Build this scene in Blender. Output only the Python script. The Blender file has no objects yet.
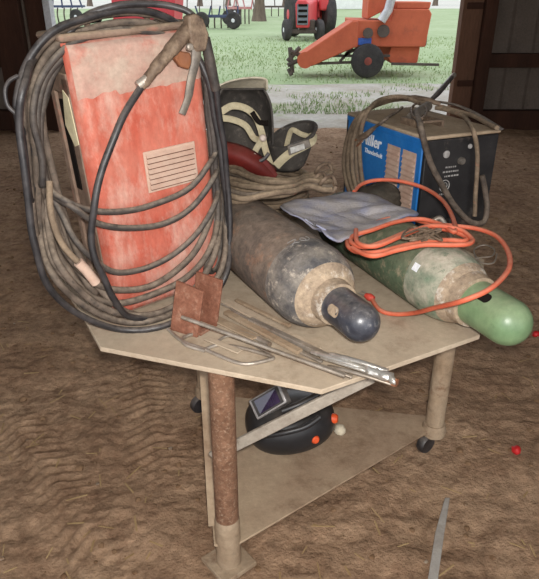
import bpy, math, random
from mathutils import Vector, Matrix, noise, Quaternion
random.seed(7)
S = bpy.context.scene; C = S.collection
V = Vector
# ------------------------------------------------------------------ camera
CAMH, PITCH, F = 1.6, math.radians(26), 610.0
CAM = V((0, 0, CAMH))
_c, _s = math.cos(PITCH), math.sin(PITCH)
def ray(px, py):
    a = (px-269.5)/F; b = -(py-289.5)/F
    return V((a, _c + b*_s, -_s + b*_c))
def P(px, py, z):                       # photo point seen on the level z
    d = ray(px, py); return CAM + d*((z-CAMH)/d.z)
def PY(px, py, Y):                      # photo point seen at distance Y
    d = ray(px, py); return CAM + d*(Y/d.y)
def PP(px, py, o, n):                   # photo point seen on a plane
    d = ray(px, py); return CAM + d*((o-CAM).dot(n)/d.dot(n))
cd = bpy.data.cameras.new('camera'); cam = bpy.data.objects.new('camera', cd); C.objects.link(cam)
cam.location = CAM; cam.rotation_euler = (math.radians(90)-PITCH, 0, 0)
cd.sensor_fit = 'VERTICAL'; cd.sensor_height = 24; cd.lens = F/579*24; cd.clip_start = .05; cd.clip_end = 500
S.camera = cam
# ------------------------------------------------------------------ mesh builder
class MB:
    def __init__(s): s.v = []; s.f = []
    def add(s, vs, fs):
        o = len(s.v); s.v += [V(p) for p in vs]; s.f += [tuple(i+o for i in f) for f in fs]; return s
    def box(s, a, b, R=None, o=(0, 0, 0)):
        x0, y0, z0 = a; x1, y1, z1 = b
        p = [V(q) for q in ((x0,y0,z0),(x1,y0,z0),(x1,y1,z0),(x0,y1,z0),(x0,y0,z1),(x1,y0,z1),(x1,y1,z1),(x0,y1,z1))]
        if R is not None: p = [R @ q for q in p]
        return s.add([q+V(o) for q in p], [(0,3,2,1),(4,5,6,7),(0,1,5,4),(1,2,6,5),(2,3,7,6),(3,0,4,7)])
    def bar(s, a, b, w, t, up=(0, 0, 1)):       # rectangular bar a-b, w across, t along up
        a, b = V(a), V(b); d = (b-a).normalized(); sd = d.cross(V(up)).normalized(); u = sd.cross(d)
        p = []
        for q in (a, b):
            for i, j in ((-1,-1),(1,-1),(1,1),(-1,1)): p.append(q + sd*(i*w/2) + u*(j*t/2))
        return s.add(p, [(0,1,2,3),(7,6,5,4),(0,4,5,1),(1,5,6,2),(2,6,7,3),(3,7,4,0)])
    def tube(s, pts, r, seg=10, closed=False, caps=True, flat=1.0, up=None):
        pts = [V(p) for p in pts]; n = len(pts)
        rr = r if isinstance(r, (list, tuple)) else [r]*n
        T = []
        for i in range(n):
            if closed: t = pts[(i+1) % n]-pts[i-1]
            else: t = pts[min(i+1, n-1)]-pts[max(i-1, 0)]
            T.append(t.normalized() if t.length > 1e-9 else (T[-1] if T else V((0,0,1))))
        a = V(up) if up is not None else (V((0,0,1)) if abs(T[0].z) < .9 else V((1,0,0)))
        N = (a - T[0]*a.dot(T[0])).normalized(); vs = []
        for i in range(n):
            if i:
                if up is not None: N = V(up)
                N = (N - T[i]*N.dot(T[i])).normalized()
            B = T[i].cross(N)
            for k in range(seg):
                g = 2*math.pi*k/seg
                vs.append(pts[i] + (N*math.cos(g)*flat + B*math.sin(g))*rr[i])
        fs = []
        m = n if closed else n-1
        for i in range(m):
            for k in range(seg):
                j = (i+1) % n; l = (k+1) % seg
                fs.append((i*seg+k, i*seg+l, j*seg+l, j*seg+k))
        if caps and not closed:
            fs.append(tuple(range(seg))[::-1]); fs.append(tuple((n-1)*seg+k for k in range(seg)))
        return s.add(vs, fs)
    def lathe(s, o, ax, prof, seg=40):          # prof [(dist along axis, radius)]
        o, ax = V(o), V(ax).normalized()
        a = V((0,0,1)) if abs(ax.z) < .9 else V((1,0,0))
        N = (a-ax*a.dot(ax)).normalized(); B = ax.cross(N); vs = []; fs = []
        for t, r in prof:
            for k in range(seg):
                g = 2*math.pi*k/seg; vs.append(o+ax*t+(N*math.cos(g)+B*math.sin(g))*max(r, 1e-4))
        for i in range(len(prof)-1):
            for k in range(seg):
                l = (k+1) % seg; fs.append((i*seg+k, i*seg+l, (i+1)*seg+l, (i+1)*seg+k))
        fs.append(tuple(range(seg))[::-1]); fs.append(tuple((len(prof)-1)*seg+k for k in range(seg)))
        return s.add(vs, fs)
    def prism(s, poly, z0, z1):                 # poly in XY
        n = len(poly)
        vs = [V((p[0], p[1], z0)) for p in poly]+[V((p[0], p[1], z1)) for p in poly]
        fs = [tuple(range(n))[::-1], tuple(range(n, 2*n))]+[(i, (i+1) % n, n+(i+1) % n, n+i) for i in range(n)]
        return s.add(vs, fs)
    def ext(s, poly, d):                        # polygon of 3-D points pushed along d
        n = len(poly); d = V(d)
        vs = [V(p) for p in poly]+[V(p)+d for p in poly]
        fs = [tuple(range(n))[::-1], tuple(range(n, 2*n))]+[(i, (i+1) % n, n+(i+1) % n, n+i) for i in range(n)]
        return s.add(vs, fs)
    def grid(s, fn, nu, nv, closeu=False):
        vs = [fn(i/(nu if closeu else nu-1), j/(nv-1)) for j in range(nv) for i in range(nu)]; fs = []
        for j in range(nv-1):
            for i in range(nu if closeu else nu-1):
                k = (i+1) % nu; fs.append((j*nu+i, j*nu+k, (j+1)*nu+k, (j+1)*nu+i))
        return s.add(vs, fs)
    def xf(s, M): s.v = [M @ p for p in s.v]; return s
def cr(pts, k=8, closed=False):                 # Catmull-Rom
    pts = [V(p) for p in pts]; n = len(pts); out = []
    rng = range(n) if closed else range(n-1)
    for i in rng:
        g = (lambda j: pts[j % n]) if closed else (lambda j: pts[max(0, min(n-1, j))])
        a, b, c, d = g(i-1), g(i), g(i+1), g(i+2)
        for q in range(k):
            t = q/k
            out.append(.5*((2*b)+(c-a)*t+(2*a-5*b+4*c-d)*t*t+(3*b-a-3*c+d)*t**3))
    if not closed: out.append(pts[-1])
    return out
ROOT = {}
def obj(name, mb, mat, parent=None, smooth=35, bevel=0, solid=0, sub=0):
    me = bpy.data.meshes.new(name); vs = [p.copy() for p in mb.v]
    o = bpy.data.objects.new(name, me); C.objects.link(o)
    if parent is None:
        lo = V((min(p.x for p in vs), min(p.y for p in vs), min(p.z for p in vs))); hi = V((max(p.x for p in vs), max(p.y for p in vs), max(p.z for p in vs)))
        M = Matrix.Translation(V(((lo.x+hi.x)/2, (lo.y+hi.y)/2, lo.z)))
        o.matrix_world = M
    else:
        M = ROOT[parent.name]; o.parent = parent
    Mi = M.inverted(); me.from_pydata([Mi @ p for p in vs], [], mb.f); me.update()
    ROOT[o.name] = M
    if smooth:
        me.polygons.foreach_set('use_smooth', [True]*len(me.polygons)); me.set_sharp_from_angle(angle=math.radians(smooth))
    me.materials.append(mat)
    if solid:
        m = o.modifiers.new('thickness', 'SOLIDIFY'); m.thickness = solid; m.offset = 0
    if sub:
        m = o.modifiers.new('subdivision', 'SUBSURF'); m.levels = m.render_levels = sub
    if bevel:
        m = o.modifiers.new('bevel', 'BEVEL'); m.width = bevel; m.segments = 2; m.limit_method = 'ANGLE'; m.angle_limit = math.radians(40)
    return o
def tag(o, label=None, cat=None, group=None, kind=None):
    if label: o['label'] = label
    if cat: o['category'] = cat
    if group: o['group'] = group
    if kind: o['kind'] = kind
    return o
def thing(name, label, cat, loc=(0, 0, 0), M=None, group=None):
    o = bpy.data.objects.new(name, None); C.objects.link(o); o.empty_display_size = .1
    M = M if M is not None else Matrix.Translation(V(loc))
    o.matrix_world = M; ROOT[o.name] = M
    return tag(o, label, cat, group)
def struct(name, mb, mat, **k): return tag(obj(name, mb, mat, **k), kind='structure')
# ------------------------------------------------------------------ materials
def lin(c):
    return tuple((x/12.92 if x <= .04045 else ((x+.055)/1.055)**2.4) for x in [q/255 for q in c])+(1,)
def mat(name, c1, c2=None, scale=6, rough=.8, metal=0, bump=.15, bscale=40, c3=None, s3=25, t3=(.55, .7), dust=None, damt=.7, dlo=.2, stretch=(1, 1, 1), spec=.4, split=(.35, .65), coat=0, fine=.22, fscale=45):
    m = bpy.data.materials.new(name); m.use_nodes = True; nt = m.node_tree; N = nt.nodes; L = nt.links
    b = N['Principled BSDF']; b.inputs['Roughness'].default_value = rough; b.inputs['Metallic'].default_value = metal
    b.inputs['Specular IOR Level'].default_value = spec; b.inputs['Coat Weight'].default_value = coat
    tc = N.new('ShaderNodeTexCoord'); mp = N.new('ShaderNodeMapping'); mp.inputs['Scale'].default_value = stretch
    L.new(tc.outputs['Object'], mp.inputs[0])
    def nz(sc, det=6, ro=.6):
        n = N.new('ShaderNodeTexNoise'); n.inputs['Scale'].default_value = sc; n.inputs['Detail'].default_value = det; n.inputs['Roughness'].default_value = ro
        L.new(mp.outputs[0], n.inputs[0]); return n.outputs['Fac']
    def rng(o, a, z, y=1.0):
        r = N.new('ShaderNodeMapRange'); r.inputs[1].default_value = a; r.inputs[2].default_value = z; r.inputs[4].default_value = y; L.new(o, r.inputs[0]); return r.outputs[0]
    def mix(f, a, c):
        x = N.new('ShaderNodeMix'); x.data_type = 'RGBA'; L.new(f, x.inputs[0])
        for s, v in ((6, a), (7, c)):
            if isinstance(v, tuple): x.inputs[s].default_value = v
            else: L.new(v, x.inputs[s])
        return x.outputs[2]
    col = mix(rng(nz(scale), *split), lin(c1), lin(c2 or c1))
    if c3: col = mix(rng(nz(s3, 8, .7), *t3), col, lin(c3))
    if dust:
        g = N.new('ShaderNodeNewGeometry'); sx = N.new('ShaderNodeSeparateXYZ'); L.new(g.outputs['Normal'], sx.inputs[0])
        up = rng(sx.outputs[2], dlo, .95, damt)
        mu = N.new('ShaderNodeMath'); mu.operation = 'MULTIPLY'; L.new(up, mu.inputs[0]); L.new(rng(nz(scale*2.2), .25, .6), mu.inputs[1])
        col = mix(mu.outputs[0], col, lin(dust))
    if fine:
        hv = N.new('ShaderNodeHueSaturation'); L.new(col, hv.inputs['Color'])
        r = N.new('ShaderNodeMapRange'); r.inputs[1].default_value = .3; r.inputs[2].default_value = .7; r.inputs[3].default_value = 1-fine; r.inputs[4].default_value = 1+fine
        L.new(nz(fscale, 10, .75), r.inputs[0]); L.new(r.outputs[0], hv.inputs['Value']); col = hv.outputs[0]
    L.new(col, b.inputs['Base Color'])
    if bump:
        bp = N.new('ShaderNodeBump'); bp.inputs['Strength'].default_value = bump; bp.inputs['Distance'].default_value = .02
        L.new(nz(bscale, 8, .65), bp.inputs['Height']); L.new(bp.outputs[0], b.inputs['Normal'])
    m['nodes_ready'] = True
    return m
DUST = (168, 148, 122)
m_dirt = mat('dirt', (156, 125, 99), (180, 149, 120), 2.2, .95, bump=1, bscale=30, c3=(124, 95, 74), s3=14, t3=(.46, .72), spec=.1, fine=.38, fscale=22)
m_gravel = mat('gravel', (190, 184, 174), (164, 154, 138), 1.2, .95, bump=.6, bscale=12, c3=(160, 164, 128), s3=.8, t3=(.52, .66), spec=.1, fine=.2, fscale=14)
m_lawn = mat('lawn', (150, 166, 124), (168, 180, 142), .25, .95, bump=.4, bscale=8, c3=(128, 146, 104), s3=2, spec=.1, fine=.15, fscale=4)
m_road = mat('pale_field', (205, 200, 188), (190, 188, 176), .1, .95, bump=0, spec=.1)
m_grass = mat('grass_blade', (138, 160, 110), (160, 174, 128), .6, .9, bump=0, spec=.1, fine=0)
m_straw = mat('straw', (188, 160, 116), (150, 122, 84), 3, .9, bump=0, spec=.2)
m_clod = mat('clod', (142, 114, 88), (120, 92, 68), 6, .95, bump=.4, c3=(178, 164, 146), s3=3, t3=(.58, .64), spec=.1)
m_siding = mat('dark_siding', (112, 100, 90), (92, 82, 74), 1.5, .8, bump=.1, spec=.2)
m_beam = mat('barn_beam', (74, 48, 36), (54, 36, 28), 3, .85, bump=.3, stretch=(1, 1, .15), spec=.2)
m_board = mat('jamb_board', (112, 82, 64), (92, 66, 52), 3, .85, bump=.3, stretch=(1, 1, .15), spec=.2)
m_ceil = mat('roof_sheet', (130, 126, 120), (112, 108, 102), 1, .7, bump=0)
m_jamb_white = mat('weathered_white', (220, 222, 226), (196, 198, 200), 3, .8, bump=.1)
m_table = mat('table_steel', (176, 158, 136), (190, 173, 150), 5, .8, bump=.12, bscale=70, c3=(150, 130, 108), s3=9, t3=(.52, .72), spec=.25, fine=.12)
m_shelf = mat('shelf_plate', (176, 154, 128), (160, 136, 112), 4, .9, bump=.15, bscale=60, c3=(136, 112, 90), s3=5, t3=(.52, .68), spec=.15, fine=.15)
m_rustpipe = mat('rusty_pipe', (112, 80, 60), (132, 98, 76), 20, .85, bump=.35, bscale=120, c3=(176, 150, 126), s3=110, t3=(.54, .72), spec=.3, fine=.3, fscale=80)
m_dustypipe = mat('dusty_pipe', (166, 146, 122), (146, 124, 100), 9, .85, bump=.25, bscale=60, c3=(122, 92, 70), s3=12, t3=(.55, .7), spec=.25)
m_rust = mat('rust_plate', (122, 78, 60), (142, 96, 76), 30, .85, bump=.25, bscale=120, c3=(162, 132, 112), s3=30, t3=(.54, .75), spec=.25, fine=.3, fscale=80)
m_red = mat('faded_red_paint', (176, 84, 66), (186, 112, 94), 10, .75, bump=.08, c3=(198, 156, 140), s3=6, t3=(.47, .64), stretch=(1.3, 1, .6), spec=.2, fine=.2)
m_reddust = mat('dust_over_red', (178, 156, 140), (176, 138, 124), 14, .9, bump=.1, c3=(178, 112, 96), s3=12, t3=(.56, .74), spec=.15, fine=.2)
m_case = mat('grimy_case', (142, 120, 104), (120, 100, 86), 12, .85, bump=.2, c3=(150, 104, 88), s3=9, t3=(.55, .66), dust=DUST, damt=.9, spec=.2)
m_louver = mat('dusty_louver', (194, 168, 150), (182, 150, 132), 20, .85, bump=.1, spec=.2, fine=.1)
m_gap = mat('louver_gap', (112, 84, 70), (92, 68, 58), 20, .9, bump=0, spec=.1)
m_slot = mat('dark_recess', (34, 28, 25), (24, 20, 18), 8, .95, bump=0, spec=.1)
m_cream = mat('pale_cream', (232, 220, 182), (214, 200, 162), 20, .8, bump=0)
m_rubber = mat('dirty_rubber', (52, 47, 45), (80, 72, 66), 22, .65, bump=.2, dust=(148, 134, 118), damt=.85, dlo=0, spec=.4, fine=.35, fscale=60)
m_rubber2 = mat('grey_brown_cable', (76, 66, 58), (112, 98, 86), 26, .75, bump=.25, dust=(156, 140, 122), damt=.7, dlo=0, c3=(58, 52, 48), s3=30, t3=(.54, .66), spec=.3, fine=.35, fscale=60)
m_rubber3 = mat('black_cable', (32, 31, 33), (60, 56, 56), 20, .45, bump=.1, dust=(126, 116, 108), damt=.6, dlo=.1, spec=.5, fine=.3, fscale=60)
m_hosetan = mat('dusty_hose', (136, 118, 98), (112, 96, 80), 22, .85, bump=.3, c3=(156, 100, 80), s3=14, t3=(.6, .7), dust=DUST, damt=.7, spec=.2, fine=.35, fscale=60)
m_clamp = mat('grimy_clamp', (94, 76, 62), (136, 116, 96), 34, .65, bump=.3, c3=(66, 54, 46), s3=40, spec=.4, fine=.35, fscale=80)
m_clamprust = mat('rusty_jaw', (146, 94, 62), (120, 78, 56), 22, .8, bump=.3)
m_lever = mat('grey_lever', (128, 118, 106), (100, 94, 88), 34, .55, metal=.3, bump=.15, fine=.3, fscale=80)
m_metal = mat('worn_steel', (182, 172, 160), (150, 138, 124), 14, .45, metal=.55, bump=.15, c3=(128, 104, 84), s3=14, t3=(.6, .72))
m_alu = mat('bright_aluminium', (222, 220, 214), (190, 184, 174), 20, .3, metal=.7, bump=.2)
m_barsteel = mat('grey_brace', (168, 158, 144), (148, 136, 122), 10, .7, metal=.15, bump=.2, c3=(118, 100, 84), s3=30, t3=(.58, .7))
m_blue = mat('blue_paint', (26, 106, 180), (48, 122, 190), 6, .5, bump=.05, dust=DUST, damt=.5, spec=.4, fine=.1)
m_blackpanel = mat('black_panel', (30, 29, 30), (44, 42, 42), 9, .5, bump=.08, c3=(112, 100, 90), s3=7, t3=(.6, .75), spec=.4)
m_dustytop = mat('dusty_top', (178, 158, 134), (160, 140, 116), 7, .9, bump=.1, spec=.15)
m_white = mat('white_print', (232, 234, 236), None, 5, .7, bump=0)
m_greyprint = mat('grey_print', (168, 164, 160), (140, 136, 132), 9, .7, bump=0)
m_knob = mat('black_knob', (48, 45, 44), (70, 64, 60), 9, .5, bump=0)
m_cylblack = mat('weathered_black_paint', (82, 74, 68), (112, 98, 86), 14, .6, bump=.15, c3=(142, 106, 84), s3=13, t3=(.54, .68), dust=(146, 128, 112), damt=.5, spec=.35, fine=.4, fscale=60)
m_shoulder = mat('scuffed_shoulder', (84, 82, 82), (136, 128, 118), 16, .7, bump=.2, c3=(184, 172, 156), s3=30, t3=(.55, .68), spec=.25, fine=.35, fscale=70)
m_collar = mat('dirty_collar', (172, 152, 128), (142, 124, 106), 24, .85, bump=.35, c3=(206, 196, 182), s3=26, t3=(.54, .68), spec=.2, fine=.35, fscale=70)
m_capblack = mat('blue_black_cap', (42, 44, 52), (66, 68, 76), 24, .33, bump=.06, c3=(140, 136, 132), s3=48, t3=(.56, .74), spec=.6, fine=.35, fscale=80, dust=(130, 122, 114), damt=.45, dlo=.3)
m_cylgreen = mat('weathered_green_paint', (66, 82, 62), (92, 102, 80), 14, .65, bump=.15, c3=(148, 134, 110), s3=16, t3=(.52, .66), dust=(138, 128, 106), damt=.5, spec=.3, fine=.3, fscale=60)
m_shgreen = mat('dusty_green_shoulder', (104, 122, 100), (182, 174, 156), 12, .75, bump=.2, c3=(78, 96, 76), s3=30, t3=(.56, .68), spec=.25, fine=.3, fscale=60)
m_capgreen = mat('mint_green_cap', (104, 130, 94), (122, 144, 106), 12, .36, bump=.05, c3=(84, 108, 78), s3=34, t3=(.58, .76), spec=.45, dust=(156, 160, 132), damt=.45, dlo=.3, fine=.16)
m_denim = mat('dusty_denim', (148, 152, 178), (178, 172, 170), 9, .95, bump=.4, bscale=160, c3=(122, 128, 156), s3=7, t3=(.5, .68), spec=.1, dust=(176, 168, 162), damt=.8, dlo=.5, fine=.12)
m_orange = mat('orange_hose', (208, 104, 74), (190, 88, 62), 12, .6, bump=.08, dust=(206, 150, 124), damt=.5, spec=.35, fine=.12)
m_redplug = mat('red_plug', (200, 70, 54), (176, 60, 48), 20, .6, bump=.1)
m_helm = mat('black_helmet_plastic', (30, 30, 32), (40, 40, 42), 6, .4, bump=.03, dust=(110, 98, 86), damt=.2, spec=.5)
m_helmold = mat('old_helmet_shell', (64, 60, 56), (88, 82, 76), 10, .75, bump=.2, c3=(122, 112, 102), s3=22, t3=(.56, .7), spec=.3)
m_beige = mat('beige_shell', (216, 206, 184), (196, 184, 160), 8, .7, bump=.1, spec=.3)
m_strap = mat('cream_headgear', (202, 190, 158), (184, 170, 138), 16, .75, bump=.15, spec=.25)
m_redlens = mat('dark_red_cover', (112, 34, 28), (94, 30, 26), 9, .6, bump=.05, spec=.3, dust=(140, 96, 84), damt=.3)
m_lens = mat('purple_lens', (58, 40, 70), (36, 30, 52), 14, .08, bump=0, spec=.8, coat=.5)
m_silver = mat('silver_frame', (176, 172, 168), (148, 142, 138), 12, .4, metal=.4, bump=.05)
m_orknob = mat('orange_knob', (232, 92, 44), (214, 80, 38), 12, .5, bump=0)
m_rag = mat('dark_rag', (58, 54, 48), (84, 76, 66), 14, .95, bump=.5, bscale=50, spec=.1)
m_bolt = mat('pale_knob', (222, 204, 190), (200, 180, 166), 15, .6, bump=0)
m_redbit = mat('red_plastic_scrap', (206, 40, 40), (180, 34, 36), 20, .5, bump=0)
m_strapgrey = mat('grey_flat_bar', (176, 170, 162), (158, 150, 140), 12, .7, metal=.1, bump=.15)
m_combine = mat('combine_orange_paint', (196, 104, 74), (182, 92, 66), 1.6, .75, bump=.05, c3=(158, 88, 68), s3=3, t3=(.55, .7), spec=.2, fine=.1, fscale=8)
m_tractor = mat('tractor_red_paint', (206, 72, 76), (192, 64, 66), 2, .5, bump=0, spec=.4, fine=0)
m_tyre = mat('tyre', (54, 52, 52), (74, 70, 68), 4, .9, bump=.3, bscale=14, spec=.2)
m_rim = mat('wheel_rim', (150, 72, 60), (120, 60, 52), 6, .7, bump=.1)
m_rimwhite = mat('pale_rim', (220, 220, 222), (196, 196, 200), 6, .6, bump=0)
m_grille = mat('grille_grey', (92, 98, 108), (120, 124, 130), 5, .6, bump=.1)
m_ironblue = mat('blue_iron', (54, 64, 92), (70, 78, 104), 4, .7, bump=0)
m_ironred = mat('faded_red_iron', (176, 112, 110), (196, 150, 146), 2, .8, bump=0)
m_darkiron = mat('dark_iron', (76, 66, 60), (96, 84, 76), 4, .8, bump=.1)
m_bark = mat('bark', (120, 106, 92), (92, 80, 70), 3, .95, bump=.6, bscale=6, stretch=(1, 1, .25))
m_twig = mat('bare_twigs', (178, 166, 160), (160, 148, 142), 2, .95, bump=0)
m_house = mat('white_boards', (238, 238, 236), (226, 226, 224), 2, .8, bump=0)
m_wagon = mat('wagon_red_paint', (196, 66, 74), (182, 60, 68), 1.2, .6, bump=.05, fine=.05)
m_bluepatch = mat('blue_decal', (48, 84, 160), (64, 100, 176), 3, .6, bump=0)
m_chute = mat('zinc_chute', (206, 206, 206), (180, 180, 182), 4, .4, metal=.4, bump=.05)

# ------------------------------------------------------------------ barn shell
YW = 8.0
def coords(a, b, dense_a, dense_b, fine, coarse, dd):
    out = []; x = a
    while x < b:
        out.append(x); x += (.011 if dd[0] <= x < dd[1] else fine) if dense_a <= x < dense_b else coarse
    out.append(b); return out
xs = coords(-6.05, 6.05, -1.9, 2.1, .022, .12, (-1.45, -.15)); ys = coords(-4, YW+.1, .75, 4.6, .022, .1, (1.0, 2.6))
NO_BUMP = [(P(228, 566, 0), .1), (P(430, 450, 0), .12), (P(201, 410, 0), .1)]
def floor_z(x, y):
    p = V((x, y, 0))
    h = .022*noise.noise(p*1.3)+.020*noise.noise(p*4.2+V((3, 1, 0)))+.011*noise.noise(V((x*8, y*15, 2)))+.006*noise.noise(p*30)
    # tyre tread left in the soil: rows of slanted lugs along two tracks
    for (ox, oy, ang, w) in ((-.52, 2.15, math.radians(108), .13), (-.80, 1.72, math.radians(129), .12), (-1.15, 1.5, math.radians(125), .11)):
        dx, dy = x-ox, y-oy; u = dx*math.cos(ang)+dy*math.sin(ang); v = -dx*math.sin(ang)+dy*math.cos(ang)
        k = max(0, 1-(abs(v)/w)**4)*max(0, min(1, (.55-abs(u))*5))
        if k: h = h*(1-.5*k) + k*((.0055+.006*noise.noise(p*3.5+V((9, 2, 0))))*math.tanh(2.0*math.sin((u+abs(v)*.5+.02*noise.noise(p*5))*2*math.pi/.05))+.008*noise.noise(p*9)-.002)
    for c, r in NO_BUMP:
        d = math.hypot(x-c.x, y-c.y); h *= max(0, min(1, (d-r)/.15)) if d < r+.15 else 1
    return min(h, .03) - .014*(1 if y < 7.5 else 0)
mb = MB(); nx = len(xs)
for y in ys:
    for x in xs: mb.v.append(V((x, y, floor_z(x, y))))
for j in range(len(ys)-1):
    for i in range(nx-1): mb.f.append((j*nx+i, j*nx+i+1, (j+1)*nx+i+1, (j+1)*nx+i))
struct('floor', mb, m_dirt, smooth=180)
# yard outside
def yard(u, v):
    x = -60+120*u; y = YW+.1+4.4*v; return V((x, y, .02*noise.noise(V((x*.6, y*.9, 1)))-.012))
mb = MB().grid(yard, 90, 20); struct('ground_gravel', mb, m_gravel, smooth=180)
struct('ground_lawn', MB().grid(lambda u, v: V((-60+120*u, 12.4+60*v, -.012+.05*noise.noise(V((u*40, v*20, 4))))), 120, 60), m_lawn, smooth=180)
struct('ground_field', MB().box((-200, 72.3, -.3), (200, 320, -.03)), m_road)
# walls: ribbed sheet on girts and posts
def ribbed(x0, x1, z0, z1, y, axis='x'):
    m = MB(); n = int((x1-x0)/.05); pr = []
    for i in range(n+1):
        x = x0+(x1-x0)*i/n; pr.append((x, y+(.03 if i % 6 in (0,) else 0)))
    for x, yy in pr:
        for z in (z0, z1): m.v.append(V((x, yy, z)) if axis == 'x' else V((yy, x, z)))
    for i in range(n): m.f.append((2*i, 2*i+2, 2*i+3, 2*i+1))
    return m
XL, XR, HT = -2.62, 2.30, 4.2
struct('wall_front_left', ribbed(-6, XL-.05, -.1, HT, YW+.12), m_siding, smooth=0, solid=.01)
struct('wall_front_right', ribbed(XR+.1, 6, -.1, HT, YW+.12), m_siding, smooth=0, solid=.01)
struct('wall_front_top', MB().box((XL-.05, YW+.1, 3.4), (XR+.1, YW+.14, HT)), m_siding)
struct('wall_left', ribbed(-2.6, YW+.1, -.1, HT, -6, 'y'), m_siding, smooth=0, solid=.01)
struct('wall_right', ribbed(-2.6, YW+.1, -.1, HT, 6, 'y'), m_siding, smooth=0, solid=.01)
struct('ceiling', MB().box((-6.1, -2.6, HT), (6.1, YW+.2, HT+.05)), m_ceil)
tr = 0
def trim(a, b, m):
    global tr; tr += 1; struct('trim_%d' % tr, MB().box(a, b), m, bevel=.006)
trim((XR-.02, YW-.1, -.05), (XR+.22, YW+.06, HT), m_board)     # right door post with its boards
trim((XR+.22, YW-.2, -.05), (XR+.36, YW+.06, HT), m_beam)
trim((XR+.02, YW-.13, 0.55), (XR+.21, YW-.1, .62), m_beam)
trim((XR+.02, YW-.13, 1.42), (XR+.21, YW-.1, 1.49), m_beam)
trim((XR+.36, YW-.02, .76), (6, YW+.1, .92), m_beam)
trim((XR+.36, YW-.02, 1.75), (6, YW+.1, 1.9), m_beam)
trim((XR+.36, YW-.04, -.05), (6, YW+.1, .24), m_beam)
trim((XL-.62, YW-.2, -.05), (XL-.3, YW+.06, HT), m_beam)
trim((XL-.28, YW-.05, -.05), (XL-.06, YW+.06, HT), m_beam)
trim((XL-.06, YW-.06, -.05), (XL+.02, YW+.1, HT), m_jamb_white)
trim((-6, YW-.02, .76), (XL-.62, YW+.1, .92), m_beam)
trim((-6, YW-.04, -.05), (XL-.62, YW+.1, .24), m_beam)
trim((XL-.3, YW-.09, 0), (XL-.27, YW-.05, HT), m_siding)
# loose straw, clods, grass
mb = MB()
for _ in range(900):
    x = random.uniform(-2.2, 2.6); y = .8+random.random()**1.6*5.5; a = random.uniform(0, 6.3); l = random.uniform(.02, .08); w = random.uniform(.0012, .0028)
    z = floor_z(x, y)+.004; d = V((math.cos(a), math.sin(a), random.uniform(-.05, .12))); s = V((-d.y, d.x, 0))
    mb.ext([V((x, y, z))-s*w, V((x, y, z))+s*w, V((x, y, z))+s*w+d*l, V((x, y, z))-s*w+d*l], (0, 0, .0015))
tag(obj('straw', mb, m_straw, smooth=0), 'loose bits of straw scattered over the dirt floor', 'straw', kind='stuff')
ico = []
t = (1+5**.5)/2
iv = [V(p).normalized() for p in ((-1,t,0),(1,t,0),(-1,-t,0),(1,-t,0),(0,-1,t),(0,1,t),(0,-1,-t),(0,1,-t),(t,0,-1),(t,0,1),(-t,0,-1),(-t,0,1))]
ifc = [(0,11,5),(0,5,1),(0,1,7),(0,7,10),(0,10,11),(1,5,9),(5,11,4),(11,10,2),(10,7,6),(7,1,8),(3,9,4),(3,4,2),(3,2,6),(3,6,8),(3,8,9),(4,9,5),(2,4,11),(6,2,10),(8,6,7),(9,8,1)]
mb = MB()
for _ in range(1500):
    x = random.uniform(-2.4, 3); y = .8+random.random()**1.4*6.5; r = random.uniform(.003, .012)*(1.6 if random.random() < .1 else 1)
    z = floor_z(x, y)
    mb.add([V((x, y, z+r*.3))+V((p.x*random.uniform(.7, 1.4), p.y*random.uniform(.7, 1.4), p.z*.7))*r for p in iv], ifc)
tag(obj('soil_clods', mb, m_clod, smooth=40), 'small clods and pebbles lying over the dirt floor', 'dirt', kind='stuff')
mb = MB()
for _ in range(16000):
    y = 9.2+random.random()**1.5*17; x = random.uniform(-.42*y-.5, .42*y+.5)
    if y < 12.6 and noise.noise(V((x*.5, y*1.1, 3))) < .05: continue
    h = random.uniform(.03, .09); a = random.uniform(0, 6.3); w = .006+.0006*y
    b = V((x, y, -.02)); s = V((math.cos(a), math.sin(a), 0))*w
    mb.add([b-s, b+s, b+V((random.uniform(-.04, .04), random.uniform(-.04, .04), h))], [(0, 1, 2)])
tag(obj('grass', mb, m_grass, smooth=0), 'short pale green grass growing outside the barn doorway', 'grass', kind='stuff')

# ------------------------------------------------------------------ welding table
TZ = .75
fl, fr = P(100, 347, TZ), P(322, 390, TZ)
ud = (fr-fl).normalized(); vd = V((-ud.y, ud.x, 0))
if vd.y < 0: vd = -vd
c1 = P(480, 335, TZ)
a_ = (fr-fl).length; cu = (c1-fr).dot(ud); cv = (c1-fr).dot(vd)
def tp(u, v): q = fl+ud*u+vd*v; return (q.x, q.y)
W_, D_ = a_, 1.34
cl = .34
poly = [tp(0, 0), tp(W_, 0), tp(W_+cu, cv), tp(W_+cu, D_-cv), tp(W_, D_), tp(-cl*.3, D_), tp(-cl, D_-.3)]
lp1, lp2 = P(46, 262, TZ), P(81, 312, TZ); poly += [(lp1.x, lp1.y), (lp2.x, lp2.y)]
tbl = thing('welding_table', 'dusty tan steel welding table with cut corners and pipe legs', 'table', V((.05, 1.95, 0)))
obj('tabletop', MB().prism(poly, TZ-.014, TZ), m_table, tbl, bevel=.002)
frame = MB()
def inset(p, k=.12):
    c = V((.05, 1.95, 0)); q = V((p[0], p[1], 0)); return q+(c-q)*k
ii = [inset(p) for p in poly]
for i in range(len(ii)):
    a, b = ii[i], ii[(i+1) % len(ii)]; a = a.copy(); b = b.copy(); a.z = b.z = TZ-.032; frame.bar(a, b, .03, .034)
obj('underframe', frame, m_dustypipe, tbl)
L1 = P(229, 562, 0); L2 = P(431, 447, 0); L3 = P(207, 408, 0)
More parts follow.
